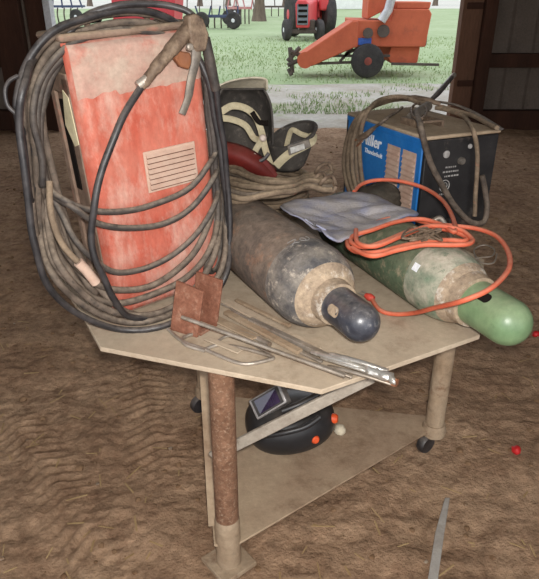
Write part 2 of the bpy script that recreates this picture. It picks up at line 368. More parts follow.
def leg(base, m, foot):
    base = V((base.x, base.y, 0))
    z0 = .012 if foot == 'plate' else .085
    o = obj('leg', MB().lathe(base+V((0, 0, z0)), (0, 0, 1), [(0, .034), (.0, .035), (TZ-.014-z0, .035)], 24), m, tbl)
    if foot == 'plate':
        R = Matrix.Rotation(math.radians(40), 3, 'Z')
        obj('foot_plate', MB().box((-.062, -.062, -.005), (.062, .062, .012), R, base), m_dustypipe, o, bevel=.003)
        obj('sleeve', MB().lathe(base+V((0, 0, .012)), (0, 0, 1), [(0, .039), (.17, .038), (.18, .035)], 24), m_dustypipe, o)
    else:
        obj('caster_fork', MB().lathe(base+V((0, 0, .07)), (0, 0, 1), [(0, .045), (.02, .048), (.05, .04)], 20), m_dustypipe, o)
        obj('caster_wheel', MB().lathe(base+V((-.03, -.02, .036)), (.6, -.8, 0), [(-.016, .022), (-.016, .034), (-.01, .038), (.01, .038), (.016, .034), (.016, .022)], 24), m_rubber3, o)
        q = MB(); q.bar(base+V((-.018, .0, .08)), base+V((-.034, -.02, .03)), .03, .004, (1, 0, 0)); obj('axle_plate', q, m_dustypipe, o)
    return o
l1 = leg(L1, m_rustpipe, 'plate'); leg(L2, m_dustypipe, 'caster'); leg(L3, m_dustypipe, 'caster')
sh = .10
s1, s2, s3 = P(214, 545, sh), P(430, 431, sh), P(203, 405, sh)
s2b = s2+V((.03, .09, 0))
obj('shelf', MB().prism([(s1.x, s1.y), (s1.x+.06, s1.y-.005), (s2.x, s2.y), (s2b.x, s2b.y), (s3.x+.1, s3.y+.06), (s3.x, s3.y)], sh-.008, sh), m_shelf, tbl, bevel=.002)
ba = PY(212, 457, L1.y+.055); bb = PY(392, 366, L1.y+.02)
ba2, bb2 = ba, PY(372, 377, L1.y+.045)
q = MB(); d_ = (bb2-ba2).normalized(); q.bar(ba2, bb2, .012, .036, (0, 0, 1)); 
obj('brace', q, m_barsteel, tbl, bevel=.003)
q = MB(); q.bar(V((L1.x-.05, L1.y+.05, sh)), V((L3.x+.0, L3.y-.05, .62)), .028, .006, (0, -1, 0)); obj('strut', q, m_shelf, tbl)

# ------------------------------------------------------------------ red welder
O = P(119, 321, TZ); B2 = P(218, 290, TZ); O.z = TZ
wu = (B2-O).normalized(); wn = V((wu.y, -wu.x, 0)); wz = V((0, 0, 1)); al = math.radians(3.6)
ru = wu*math.cos(al)+wz*math.sin(al); rz = wz*math.cos(al)-wu*math.sin(al); rd = -wn
MW = Matrix(((ru.x, rd.x, rz.x, O.x), (ru.y, rd.y, rz.y, O.y), (ru.z, rd.z, rz.z, O.z+.002), (0, 0, 0, 1)))
WW, WD, WH = .365, .19, .757
rw = thing('welding_machine', 'tall faded red upright welder wrapped in thick black cables', 'welder', M=MW)
def wbox(*boxes):
    m = MB()
    for a, b in boxes: m.box(a, b)
    return m.xf(MW)
obj('cabinet', wbox(((.012, .03, .012), (WW-.012, WD, WH-.012))), m_case, rw, bevel=.02)
# front panel with rolled edges; the lower face bulges slightly
def fp(u, v):
    x = WW*u; e = min(u, 1-u)*WW; k = 1-max(0, (.03-e)/.03)**2
    zt = .004+(WH-.02)*v; ez = min(v, 1-v)*(WH-.02); kz = 1-max(0, (.02-ez)/.02)**2
    return V((x, .034-.034*math.sqrt(max(0, k))*math.sqrt(max(0, kz)), zt))
us = 41
def rows(v0, v1, n, off=0):
    m = MB(); m.grid(lambda u, v: fp(u, v0+(v1-v0)*v)+V((0, -off, 0)), us, n); return m.xf(MW)
obj('front_panel', rows(0, 1, 60), m_red, rw, smooth=60)
def dl(u): return .83+.012*noise.noise(V((u*14, 1, 0)))+.012*(u-.5)+(.02*math.sin(u*3) if u < .3 else 0)
m = MB(); m.grid(lambda u, v: fp(.02+.96*u, dl(u)+(.995-dl(u))*v)+V((0, -.0012, 0)), us, 18); m.xf(MW)
obj('dust_film', m, m_reddust, rw, smooth=60)
obj('lid', wbox(((-.004, .02, WH-.014), (WW+.004, WD+.004, WH+.004))), m_case, rw, bevel=.008)
m = MB(); lx0, lx1, lz0, lz1 = .150, .308, .345, .458
m.box((lx0, -.004, lz0), (lx1, .004, lz1)); 
obj_l = obj('louver_panel', m.xf(MW), m_louver, rw, bevel=.002)
for k in range(7):
    z = lz0+.008+k*(lz1-lz0-.012)/7
    m = MB(); m.add([(lx0+.006, -.004, z+.012), (lx1-.006, -.004, z+.012), (lx1-.006, -.013, z+.003), (lx0+.006, -.013, z+.003), (lx0+.006, -.004, z), (lx1-.006, -.004, z)],
          [(0,1,2,3),(3,2,5,4),(0,3,4),(1,5,2),(0,4,5,1)]); lo_ = obj('louver', m.xf(MW), m_louver, obj_l, smooth=0)
    obj('slot', wbox(((lx0+.008, -.0065, z-.0015), (lx1-.008, -.0035, z+.0022))), m_gap, lo_, smooth=0)
# left side: framed opening, thin five-sided pale cream plate, ribs
obj('side_frame', wbox(((.002, .05, .10), (.012, .09, .66)), ((.002, .155, .10), (.012, .185, .66)), ((.002, .05, .62), (.012, .185, .67)), ((.002, .05, .06), (.012, .185, .11))), m_case, rw, bevel=.003)
obj('side_recess', wbox(((.0085, .118, .36), (.0125, .152, .60))), m_slot, rw)
m = MB(); m.ext([V((.0, .045, .50)), V((.0, .075, .49)), V((.0, .115, .54)), V((.0, .085, .63)), V((.0, .055, .615))], (.002, 0, 0)); obj('cream_plate', m.xf(MW), m_cream, rw)
obj('base_skid', wbox(((.0, .02, -.0), (WW, .06, .018)), ((.0, WD-.06, -.0), (WW, WD-.02, .018))), m_case, rw, bevel=.003)
hd = cr([V((WW*.28, .1, WH)), V((WW*.28, .1, WH+.02)), V((WW*.38, .1, WH+.03)), V((WW*.62, .1, WH+.03)), V((WW*.72, .1, WH+.02)), V((WW*.72, .1, WH))], 5)
obj('lifting_handle', MB().tube(hd, .008).xf(MW), m_case, rw)

def WP(px, py, n): return PP(px, py, O+wn*n, wn)
def on_face(lst):
    out = []
    for q in lst:
        p = WP(*q)
        if p.z < TZ+.012: p = P(q[0], q[1], TZ+.012)
        out.append(p)
    return out
def loop(left, top, right, bot, n0):
    """one turn: left pts, top pts, right pts (down), bottom pts (right to left); n given per section"""
    return [(x, y, n0[0]) for x, y in left]+[(x, y, n0[1]) for x, y in top]+[(x, y, n0[2]) for x, y in right]+[(x, y, n0[3]) for x, y in bot]
def cable_obj(name, pts, r, m, parent=None, k=7, seg=9):
    pp = cr(pts, k)
    # slight kinks so that the rubber does not look drawn with a compass
    pp = [p+V((noise.noise(p*9), noise.noise(p*9+V((7, 0, 0))), noise.noise(p*9+V((0, 9, 0)))))*.004 for p in pp]
    return obj(name, MB().tube(pp, r, seg), m, parent, smooth=60)
# coil 1: grey brown lead, six turns
turns = [
 loop([(36,235),(27,160),(22,98)], [(34,58),(62,30),(108,14),(150,14),(178,28)], [(200,62),(212,110),(220,160),(226,215)], [(222,268),(196,300),(160,318),(122,322),(84,304),(54,276)], (-.03,-.05,-.02,.05)),
 loop([(40,232),(36,165),(31,102)], [(44,60),(72,36),(112,24),(152,24),(182,40)], [(203,80),(210,130),(217,170),(219,205)], [(212,245),(190,275),(150,295),(116,303),(82,290),(54,262)], (-.045,-.06,-.03,.04)),
 loop([(44,215),(38,165),(34,110)], [(46,62),(78,40),(115,29),(152,29),(184,46)], [(204,90),(212,135),(217,165),(216,192)], [(208,225),(190,258),(160,281),(130,290),(98,284),(66,252)], (-.06,-.08,-.045,.03)),
 loop([(48,200),(41,150),(37,110)], [(50,62),(84,37),(118,26),(150,26),(186,50)], [(205,95),(213,140),(219,175),(221,210)], [(216,250),(198,285),(166,310),(128,315),(92,300),(60,266)], (-.075,-.10,-.06,.06)),
]
c = thing('welding_cable', 'grey brown cable hanging in wide loops round the red welder down to the table', 'cable', O+wn*.05)
obj_pts = on_face([(58,54,-.16),(36,110,-.13),(36,180,-.09)]+[q for t_ in turns for q in t_]+[(48,225,-.03),(40,170,-.10),(38,110,-.14),(60,54,-.17)])
cable_obj('cable', obj_pts, .0095, m_rubber2, c)
sl = [WP(78, 262, .075), WP(86, 270, .078), WP(96, 283, .08)]
obj('connector_sleeve', MB().tube(sl, .013, 12), m_louver, c)
cable_obj('tail', on_face([(50,180,.03),(52,215,.05),(62,243,.065),(78,262,.075)]), .008, m_hosetan, c)
turns = [
 loop([(42,160),(33,120)], [(40,80),(66,48),(100,33),(140,31),(176,42)], [(204,75),(210,120),(215,150)], [(208,166),(192,186),(168,199),(132,210),(96,212),(66,200)], (-.02,-.03,-.015,.022)),
 loop([(46,180),(37,130)], [(46,78),(80,46),(112,34),(150,33),(184,52)], [(207,85),(213,130),(218,165)], [(213,180),(192,207),(164,223),(130,228),(98,224),(72,206)], (-.035,-.045,-.03,.034)),
 loop([(50,190),(40,140)], [(50,80),(84,42),(120,30),(152,31),(188,56)], [(208,95),(214,140),(219,180)], [(214,205),(198,232),(172,256),(140,270),(110,271),(80,246)], (-.05,-.065,-.045,.026)),
 ]
c = thing('welding_cable', 'upper black cable loops sagging across the middle of the red welder front', 'cable', O+wn*.03)
cable_obj('cable', on_face([(62,50,-.13),(38,100,-.10),(38,150,-.06),(42,185,-.03)]+[q for t_ in turns for q in t_]+[(62,215,-.02),(46,180,-.07),(40,120,-.12),(60,56,-.16)]), .0085, m_rubber, c)
# outermost black turn
t_ = loop([(30,200),(22,140),(17,100)], [(28,62),(52,32),(88,17),(128,10),(160,15),(184,32)], [(207,80),(217,130),(224,180),(229,230)], [(227,272),(205,304),(164,325),(122,330),(80,314),(50,288),(35,245),(27,190),(20,130),(24,85)], (-.015,-.035,0,.068))
tag(cable_obj('welding_cable', on_face([(60,60,-.14),(40,110,-.11),(33,170,-.07)]+t_+[(36,55,-.06),(62,26,-.09),(100,18,-.12)]), .009, m_rubber3), 'outermost glossy black cable loop framing the left of the red welder', 'cable')
# right hand strands (a bunch along the right edge)
right = MB(); 
right_c = thing('welding_cable', 'bunch of black cable turns hanging down the right edge of the red welder', 'cable', WP(222, 250, 0))
pts = []
for k, dx in enumerate((0, 4, 8, 11, 3, 7)):
    dn = -.02-.022*(k % 3)+(.03 if k > 3 else 0)
    col = [(203+dx*.6, 78, dn), (207+dx, 110, dn), (211+dx, 150, dn), (214+dx*1.1, 195, dn), (213+dx*1.2, 240, dn+.02), (206+dx*1.2, 268, dn+.03)]
    pts += col if k % 2 == 0 else col[::-1]
cable_obj('cable', on_face([(180,46,-.14)]+pts+[(190,42,-.15)]), .0085, m_rubber, right_c)
# left bundle strands
lb = thing('welding_cable', 'thick dusty cable strands bunched down the left side of the red welder', 'cable', WP(50, 200, 0))
pts = []
for k, dx in enumerate((0, 7, 13, 19, 26)):
    dn = -.07-.02*(k % 2)
    col = [(25+dx*.6, 92, dn), (28+dx*.6, 130, dn), (34+dx*.7, 170, dn), (43+dx*.8, 215, dn+.02), (58+dx*.8, 255, dn+.05), (82+dx*.7, 288, dn+.09)]
    pts += col if k % 2 == 0 else col[::-1]
cable_obj('cable', on_face([(60,52,-.18),(38,72,-.14)]+pts+[(122,310,.05),(140,316,.0)]), .0095, m_rubber2, lb)
tag(cable_obj('thin_lead', on_face([(18,76,-.02),(9,82,-.02),(5,92,-.015),(8,106,-.01),(18,117,-.005),(26,140,-.03),(36,170,-.07),(46,195,-.12),(56,215,-.14)]), .005, m_rubber3), 'thin black lead curling out left of the red welder', 'cable')

# electrode holder with its lead
eh = thing('electrode_holder', 'grimy spring clamp with a grey lever clipped over the red welder top', 'clamp', WP(165, 60, .05))
hp = [WP(193, 22, .03), WP(184, 34, .045), WP(171, 50, .055), WP(158, 65, .06), WP(148, 78, .06), WP(141, 87, .058)]
obj('handle', MB().tube(cr(hp, 5), [.017]*3+[.021]*8+[.018]*6+[.015]*6+[.012]*3, 14, flat=.8), m_clamp, eh)
obj('ferrule', MB().tube([WP(147, 79, .06), WP(138, 86, .057)], .0125, 14), m_metal, eh)
lv = cr([WP(196, 36, .055), WP(196, 58, .06), WP(191, 80, .062), WP(188, 98, .058), WP(182, 114, .054)], 5)
obj('lever', MB().tube(lv, [.014]*6+[.012]*9+[.0105]*6, 10, flat=.5, up=wn), m_lever, eh)
m = MB(); jb = [WP(x, y, .035) for x, y in ((182,16),(190,13),(197,18),(203,34),(200,50),(190,52),(184,40))]; m.ext(jb, wn*.032)
obj('jaw', m, m_clamp, eh, bevel=.005)
m = MB(); jb = [WP(x, y, .03) for x, y in ((174,50),(186,52),(189,60),(185,69),(177,66),(171,58))]; m.ext(jb, wn*.022); obj('spring_housing', m, m_clamprust, eh, bevel=.004)
obj('pivot_bolt', MB().lathe(WP(189, 47, .062), wn, [(0, .009), (.008, .009), (.011, .006)], 14), m_metal, eh)
cable_obj('cable', on_face([(140,87,.058),(130,104,.07),(118,128,.085),(106,158,.09),(98,185,.09),(94,210,.09),(92,235,.085),(95,258,.085),(104,280,.09),(114,300,.09),(128,316,.075),(150,318,.02)]), .009, m_rubber3, eh)
# second lead with its sleeve on the right
sc = thing('welding_cable', 'black cable arching over the welder top into a long taped sleeve at right', 'cable', WP(210, 60, .03))
cable_obj('cable', on_face([(62,40,-.06),(84,17,-.05),(112,7,-.03),(140,4,-.02),(165,5,-.005),(186,11,.015),(199,24,.03),(206,40,.035)]), .0085, m_rubber3, sc)
obj('sleeve', MB().tube([WP(205, 38, .035), WP(210, 62, .035), WP(216, 90, .03)], [.0135, .0145, .0125], 12), m_rubber, sc)
cable_obj('tail', on_face([(216,89,.03),(221,125,.02),(226,165,.01),(229,205,.01),(230,240,.02),(224,272,.03)]), .0085, m_rubber3, sc)

# ------------------------------------------------------------------ gas cylinders
def cyl(name, label, tip, ax, r, length, mats, rc, capl, slot_at):
    ax = V(ax).normalized(); root = thing(name, label, 'gas cylinder', V((tip.x, tip.y, TZ)))
    bm_, sm_, km_, cm_ = mats
    o = V((tip.x, tip.y, TZ+r+.001)); bk = -ax       # ax points from tail to cap; o is the centre of the cap's round end
    s0 = capl                                       # from cap end centre back to the collar
    prof = [(s0+.16, r-.002), (s0+.165, r), (length-.05, r), (length-.015, r*.9), (length, r*.72)]
    obj('body', MB().lathe(o, bk, prof, 56), bm_, root, smooth=50)
    sp = [(s0-.005, rc*.95), (s0-.005, rc*1.1)]
    for k in range(13):
        g = k/12*math.pi/2; sp.append((s0+.01+.115*(1-math.cos(g))**.85, rc*1.1+(r-rc*1.1)*math.sin(g)))
    sp += [(s0+.14, r), (s0+.162, r-.0005)]
    so_ = obj('shoulder', MB().lathe(o, bk, sp[7:], 56), sm_, root, smooth=50)
    obj('neck', MB().lathe(o, bk, sp[:8], 56), km_, root, smooth=50)
    obj('collar', MB().lathe(o, bk, [(s0-.022, rc*.9), (s0-.022, rc*1.17), (s0-.004, rc*1.22), (s0+.014, rc*1.25), (s0+.02, rc)], 40), km_, root, smooth=40)
    cp = []
    for k in range(11):
        g = k/10*math.pi/2; cp.append((-rc*math.cos(g), rc*math.sin(g)))
    cp += [(s0*.5, rc), (s0-.016, rc*1.02), (s0-.016, rc*.9)]
    co = obj('cap', MB().lathe(o, bk, cp, 48), cm_, root, smooth=50)
    # vent slot in the cap: a dark stadium-shaped opening with a rim, lying on the surface
    a = V((0, 0, 1)); Nn = (a-ax*a.dot(ax)).normalized(); Bb = ax.cross(Nn)
    for ang in (slot_at, slot_at+math.pi):
        m = MB(); vs = []
        for (k_, off) in ((1.0, .0012), (1.0, -.01)):
            for i in range(24):
                g = 2*math.pi*i/24; uu = .013*math.cos(g)+(.009 if math.cos(g) > 0 else -.009); vv = .014*math.sin(g)
                th = ang+vv/rc; vs.append(o+bk*(s0*.42+uu)+(Nn*math.cos(th)+Bb*math.sin(th))*(rc+off))
        m.add(vs, [tuple(range(24))]+[(i, (i+1) % 24, 24+(i+1) % 24, 24+i) for i in range(24)])
        obj('vent_slot', m, m_collar if r > .11 else m_slot, co, smooth=0)
    return root, o, bk, Nn, Bb
ba_ = V((.45, -.893, 0)).normalized(); bt = P(360, 322, TZ+.12)
bcyl, bo, bbk, bN, bB = cyl('gas_cylinder', 'weathered black gas cylinder with scuffed grey shoulder and dark domed cap', bt, ba_, .12, .92, (m_cylblack, m_shoulder, m_collar, m_capblack), .05, .122, math.radians(70))
ga_ = V((.396, -.918, 0)).normalized(); gt = P(507, 322, TZ+.105)
gcyl, go_, gbk, gN, gB = cyl('gas_cylinder', 'weathered green gas cylinder with pale green cap overhanging the table edge', gt, ga_, .105, .88, (m_cylgreen, m_shgreen, m_collar, m_capgreen), .061, .135, math.radians(34))
# chalk figures on the black shoulder / paper label on the green shoulder
def surf(o, bk, N, B, r, t, th, off=.001): return o+bk*t+(N*math.cos(th)+B*math.sin(th))*(r+off)
def chalk(strokes, t0, th0, sc):
    m = MB()
    for st in strokes:
        pts = [surf(bo, bbk, bN, bB, .12, t0+x*sc, th0+y*sc/.12, .001) for x, y in st]
        m.tube(cr(pts, 4), .0017, 6, flat=.4)
    return m
m = chalk([[(1, 0), (.5, -.1), (0, .2), (0, .7), (.4, 1), (.8, .7), (.5, .4), (.1, .5)]], .27, -.1, .026)
m2 = chalk([[(0, 1.3), (.3, 1.9), (.0, 2.2)], [(.0, 2.2), (.9, 1.3), (.9, 2.3)]], .27, -.1, .026)
m.add(m2.v, m2.f); tag(obj('chalk_mark', m, m_greyprint, bcyl), 'white chalked figures')
m = MB(); g4 = [surf(go_, gbk, gN, gB, .105, .258+a, math.radians(52)+b, .0010) for a, b in ((0, 0), (.024, 0), (.024, .2), (0, .2))]
m.ext(g4, V((0, 0, -.002))); tag(obj('paper_label', m, m_white, gcyl), 'small white paper label')

# ------------------------------------------------------------------ cloth, hoses
def cyl_h(p, o, ax, r):
    d = V((p.x-o.x, p.y-o.y, 0)); per = abs(d.x*ax.y-d.y*ax.x); t = d.dot(V((ax.x, ax.y, 0)))
    if t < -.05 or t > .85: return -1
    return o.z+math.sqrt(max(0, r*r-per*per)) if per < r else -1
outline = [(280,205),(292,199),(318,197),(345,193),(372,192),(392,199),(413,209),(417,215),(388,224),(355,234),(335,243),(326,243),(316,232),(300,223),(288,217)]
zc = .975
op = [P(x, y, zc) for x, y in outline]
cen = sum(op, V())/len(op)
ring = cr(op, 5, True)
def cloth_z(p):
    h = max(cyl_h(p, bo, bbk, .12), cyl_h(p, go_, gbk, .105)); dflt = .945+.01*noise.noise(p*7); k = .025
    e = max(k-abs(h-dflt), 0)/k; z = max(h, dflt)+e*e*k*.25
    z += .022+.014*noise.noise(p*9+V((2, 5, 0)))+.012*abs(noise.noise(V((p.x*10+p.y*16, p.y*8-p.x*4, 0))))
    return max(z, h+.016) if h > 0 else z
m = MB(); nr = 22; n = len(ring)
vs = []
for j in range(nr+1):
    for i in range(n):
        p = cen+(ring[i]-cen)*(j/nr); p = V((p.x, p.y, 0))
        z = cloth_z(p)
        if j == nr: z -= .004
        vs.append(V((p.x, p.y, z)))
fs = []
for j in range(nr):
    for i in range(n):
        k = (i+1) % n; fs.append((j*n+i, j*n+k, (j+1)*n+k, (j+1)*n+i))
m.add(vs, fs)
cloth = thing('denim_rag', 'dusty blue denim rag draped across the black and green gas cylinders', 'rag', V((cen.x, cen.y, .94)))
obj('cloth', m, m_denim, cloth, smooth=80, solid=.004)
def ringhole(px, py, rx, ang):
    c0 = P(px, py, .985); pts = []
    for i in range(16):
        g = 2*math.pi*i/16; x = rx*math.cos(g); y = rx*.6*math.sin(g)
        p = c0+V((x*math.cos(ang)-y*math.sin(ang), x*math.sin(ang)+y*math.cos(ang), 0))
        p.z = cloth_z(V((p.x, p.y, 0)))+.003
        pts.append(p)
    return pts
for (x, y, r_, a_g) in ((309,221,.012,.4), (321,233,.014,-.5)):
    pts = ringhole(x, y, r_, a_g); mm = MB().tube(pts, .0025, 6, closed=True); hem = obj('buttonhole', mm, m_denim, cloth)
    mm = MB(); mm.ext(pts, (0, 0, -.001)); obj('opening', mm, m_slot, hem, smooth=0)

def GH(px, py, lift=.008):                       # rests on whatever lies there: cylinders or table
    z = TZ
    for _ in range(6):
        p = P(px, py, z+lift); z = max(TZ, cyl_h(p, go_, gbk, .105), cyl_h(p, bo, bbk, .12))
    return P(px, py, z+lift)
oh = thing('air_hose', 'orange hose looped over the green gas cylinder, ending in a red plug', 'hose', P(371, 298, TZ))
hz = []
def A(*l):
    for q in l:
        hz.append(P(q[0], q[1], q[2]) if len(q) == 3 else GH(*q))
A((371,298,.762),(380,310,.76),(394,314,.762),(414,313,.79),(434,308,.86),(462,301,.93),(488,290,.955),(504,276,.965),(510,264,.97),(507,249,.97),(496,236,.97),(478,229,.972),(456,226,.972),(432,224,.972),(412,219,.966))
A((392,218,.975),(368,226,.962),(350,237,.955),(348,246,.95),(358,252,.952),(378,252,.968),(402,246,.972),(428,241,.975),(450,240,.975),(464,241,.975),(466,237,.978),(452,231,.982),(432,228,.985))
A((410,231,.985),(385,241,.98),(366,247,.972),(352,243,.965),(353,236,.968),(372,230,.978),(396,222,.985),(420,219,.99),(440,224,.99),(455,232,.99),(452,216,.985),(442,200,.985),(424,188,.99),(400,181,1.0),(378,180,1.0),(362,184,.99),(354,192,.98))
pp = cr(hz, 8); obj('hose', MB().tube(pp, .0068, 10), m_orange, oh, smooth=60)
hz = []
A((352,248,.956),(372,256,.966),(398,250,.975),(424,245,.984),(452,245,.986),(468,244,.986),(472,239,.985),(458,229,.992),(430,226,.998),(404,235,.994),(376,246,.985),(358,243,.98),(356,230,.982))
obj('hose', MB().tube(cr(hz, 8), .0068, 10), m_orange, oh, smooth=60)
m = MB(); pl = P(371, 298, .764); m.tube([pl+V((-.016, .012, .004)), pl+V((-.006, .004, .002)), pl, pl+V((.008, -.006, 0))], [.007, .012, .012, .008], 12); plug = obj('plug', m, m_redplug, oh)
m = MB()
for s_ in (-1, 1): m.bar(pl+V((-.016+.005*s_, .012+.006*s_, .006)), pl+V((-.03+.005*s_, .024+.006*s_, .01)), .005, .002)
obj('prong', m, m_metal, plug)
# grey wire mess on the hoses, and thin wire at the table edge
pts = []
for k in range(26):
    pts.append(P(410+16*math.sin(k*1.9)+6*math.sin(k*.7)+12, 234+7*math.cos(k*2.3), .997+.01*math.sin(k*1.3)))
tag(obj('tie_wire', MB().tube(cr(pts, 6), .003, 6), m_clamp), 'tangle of thin grey wire lying on the orange hose loops', 'wire')
pts = [P(462,263,.756), P(478,258,.76), P(492,256,.765), P(494,249,.77), P(484,245,.765), P(474,250,.758), P(480,262,.757), P(493,263,.76), P(497,254,.768)]
tag(obj('tie_wire', MB().tube(cr(pts, 6), .0028, 6), m_metal), 'thin pale wire curl at the right table edge below the blue welder', 'wire')
# dark rag behind the denim
def lump(c0, rx, ry, rz_, seed, amp=.25, nu=28, nv=16):
    def fn(u, v):
        a = 2*math.pi*u; b = -math.pi/2+math.pi*v; d = V((math.cos(b)*math.cos(a), math.cos(b)*math.sin(a), math.sin(b)))
        k = 1+amp*noise.noise(d*1.8+V((seed, 0, 0)))+amp*.5*noise.noise(d*4.5+V((0, seed, 0))); return c0+V((d.x*rx, d.y*ry, max(d.z, -.8)*rz_))*k
    return MB().grid(fn, nu, nv, True)
pc = GH(374, 193, .03)
tag(obj('crumpled_rag', lump(PY(378, 192, 2.12)+V((0, 0, -.02)), .085, .06, .05, 3), m_rag, smooth=80), 'dark crumpled rag between the denim rag and the blue welder', 'rag')

# ------------------------------------------------------------------ blue welder
A0 = P(415, 238, TZ); B0 = P(484, 226, TZ); bu = (B0-A0).normalized(); bd = V((-bu.y, bu.x, 0))
MBW = Matrix(((bu.x, bd.x, 0, A0.x), (bu.y, bd.y, 0, A0.y), (0, 0, 1, TZ), (0, 0, 0, 1)))
BWd, BL, BH = (B0-A0).length, .55, .382
bw = thing('welding_machine', 'blue box welder with black control panel and dusty top', 'welder', M=MBW)
def lb_(*boxes):
    m = MB()
    for a, b in boxes: m.box(a, b)
    return m.xf(MBW)
obj('cabinet', lb_(((.004, .012, .03), (BWd-.004, BL-.01, BH-.006))), m_blackpanel, bw, bevel=.008)
sp = obj('side_panel', lb_(((-.003, .012, .012), (.006, BL-.008, BH-.006))), m_blue, bw, bevel=.004)
obj('side_panel', lb_(((BWd-.006, .012, .012), (BWd+.003, BL-.008, BH-.006))), m_blue, bw, bevel=.004)
obj('top_panel', lb_(((-.006, -.006, BH-.01), (BWd+.006, BL, BH+.004))), m_dustytop, bw, bevel=.006)
obj('top_trim', lb_(((-.0065, .0, BH-.028), (-.002, BL-.006, BH-.009))), m_blue, bw, bevel=.002)
ctl = obj('control_panel', lb_(((.002, -.004, .03), (BWd-.002, .014, BH-.012))), m_blackpanel, bw, bevel=.004)
obj('back_panel', lb_(((-.004, BL-.012, .01), (BWd+.004, BL+.004, BH+.0))), m_blackpanel, bw, bevel=.006)
obj('base', lb_(((.0, .0, .0), (BWd, BL-.01, .034))), m_blackpanel, bw, bevel=.004)
for k0 in (.04, .143):                         # two louvre columns (distance back from the front edge)
    vp = obj('vent', lb_(((-.0045, k0, .05), (-.002, k0+.085, BH-.066))), m_louver, bw)
    nl = 12
    for k in range(nl):
        z = .054+k*(BH-.13)/nl
        m = MB(); m.add([(-.004, k0+.003, z+.015), (-.004, k0+.082, z+.015), (-.012, k0+.082, z+.004), (-.012, k0+.003, z+.004), (-.004, k0+.003, z), (-.004, k0+.082, z)],
              [(1,0,3,2),(2,3,4,5),(3,0,4),(5,1,2)]); obj('slat', m.xf(MBW), m_louver, vp, smooth=0)
def text_mesh(txt, size, shear=0, bold=.0):
    cu = bpy.data.curves.new('lettering', 'FONT'); cu.body = txt; cu.size = size; cu.shear = shear; cu.offset = bold; cu.extrude = .0006; cu.resolution_u = 3
    ob = bpy.data.objects.new('lettering', cu); C.objects.link(ob); bpy.context.view_layer.update()
    me = bpy.data.meshes.new_from_object(ob.evaluated_get(bpy.context.evaluated_depsgraph_get()))
    mm = MB(); mm.add([v.co.copy() for v in me.vertices], [tuple(p.vertices) for p in me.polygons])
    bpy.data.objects.remove(ob); bpy.data.curves.remove(cu); bpy.data.meshes.remove(me); return mm
def put_text(txt, size, M, mt, parent, shear=0, bold=0, name='lettering'): return obj(name, text_mesh(txt, size, shear, bold).xf(M), mt, parent, smooth=0)
# side lettering: reads from back to front on the left side
def side_M(y, z): return MBW @ Matrix(((0, 0, -1, -.004), (-1, 0, 0, y), (0, 1, 0, z), (0, 0, 0, 1)))
put_text('Miller', .064, side_M(.425, BH-.100), m_white, sp, .15, .0016)
put_text('Thunderbolt', .026, side_M(.395, BH-.134), m_white, sp, .15, .0004)
# control panel: knobs, dial, printed legends, sockets
def cp(x, z, r, d, m_, name='knob'): return obj(name, MB().lathe(MBW @ V((x, -.004, z)), -bd, [(0, r), (d*.7, r), (d, r*.8)], 18), m_, ctl)
cp(.095, .315, .014, .006, m_greyprint, 'badge'); cp(.165, .285, .014, .016, m_lever, 'current_knob'); cp(.20, .335, .009, .006, m_greyprint, 'badge')
cp(.07, .06, .02, .02, m_knob, 'socket'); cp(.15, .055, .02, .02, m_knob, 'socket'); cp(.12, .12, .008, .012, m_lever, 'switch')
rr = random.Random(4); m = MB()
for (x0, x1, z) in ((.10, .15, .262), (.09, .16, .245), (.10, .16, .228), (.085, .12, .16)):
    x = x0
    while x < x1:
        w = rr.uniform(.003, .010); m.box((x, -.0052, z), (x+w, -.0038, z+.006)); x += w+.004
obj('printed_legend', m.xf(MBW), m_greyprint, ctl, smooth=0)
m = MB(); m.tube([MBW @ V((.105+.022*math.cos(a*.35), -.005, .195+.022*math.sin(a*.35))) for a in range(18)], .0018, 6, closed=True); m.tube([MBW @ V((.105+.012*math.cos(a*.35), -.005, .195+.012*math.sin(a*.35))) for a in range(18)], .0014, 6, closed=True)
obj('dial_ring', m, m_greyprint, ctl)
obj('handle_bracket', lb_(((.06, .12, BH+.002), (.075, .25, BH+.03)), ((.06, .12, BH+.022), (.17, .135, BH+.032)), ((.16, .12, BH+.002), (.172, .25, BH+.03))), m_clamp, bw, bevel=.003)
# leads on the blue welder
TT = TZ+BH
def BP(px, py, z): return P(px, py, z)
def SP(px, py, off): return PP(px, py, A0-bu*off, -bu)         # on plane in front of the blue side
def FP(px, py, off): return PP(px, py, A0-bd*off, -bd)         # in front of the black panel
bl = thing('welding_cable', 'dusty tan leads looped over the left end of the blue welder', 'cable', SP(352, 180, .03))
pts = []
for k in range(5):
    dx = k*4.0; o_ = .02+.014*(k % 3)
    down = [BP(430-2*k, 104, TT+.05), BP(404, 99-k*.6, TT+.04+.006*k), BP(382, 103-k, TT+.03+.006*k), SP(360+dx*.5, 115-k, o_), SP(349+dx*.7, 134, o_+.01), SP(344+dx, 158, o_+.01), SP(346+dx, 180, o_+.01), SP(352+dx, 198, o_+.01)]
    pts += down if k % 2 == 0 else down[::-1]
cable_obj('cable', pts, .0095, m_hosetan, bl)
g1 = thing('ground_lead', 'brown plug hanging on a lead at the lettering of the blue welder', 'plug', SP(360, 138, .05))
obj('plug_body', MB().tube([SP(374, 128, .05), SP(366, 135, .055), SP(359, 139, .055)], [.008, .013, .011], 12), m_clamp, g1)
m = MB(); m.tube([SP(361, 137, .055), SP(354, 141, .055)], .004, 8); m.tube([SP(362, 141, .055), SP(357, 146, .055)], .004, 8); obj('prong', m, m_clamprust, g1)
cable_obj('cable', [SP(374, 128, .05), SP(384, 120, .04), BP(394, 113, TT+.03), BP(402, 107, TT+.04)], .006, m_rubber2, g1)
el = thing('electrode_holder', 'electrode clamp with black handle lying on top of the blue welder', 'clamp', BP(420, 116, TT))
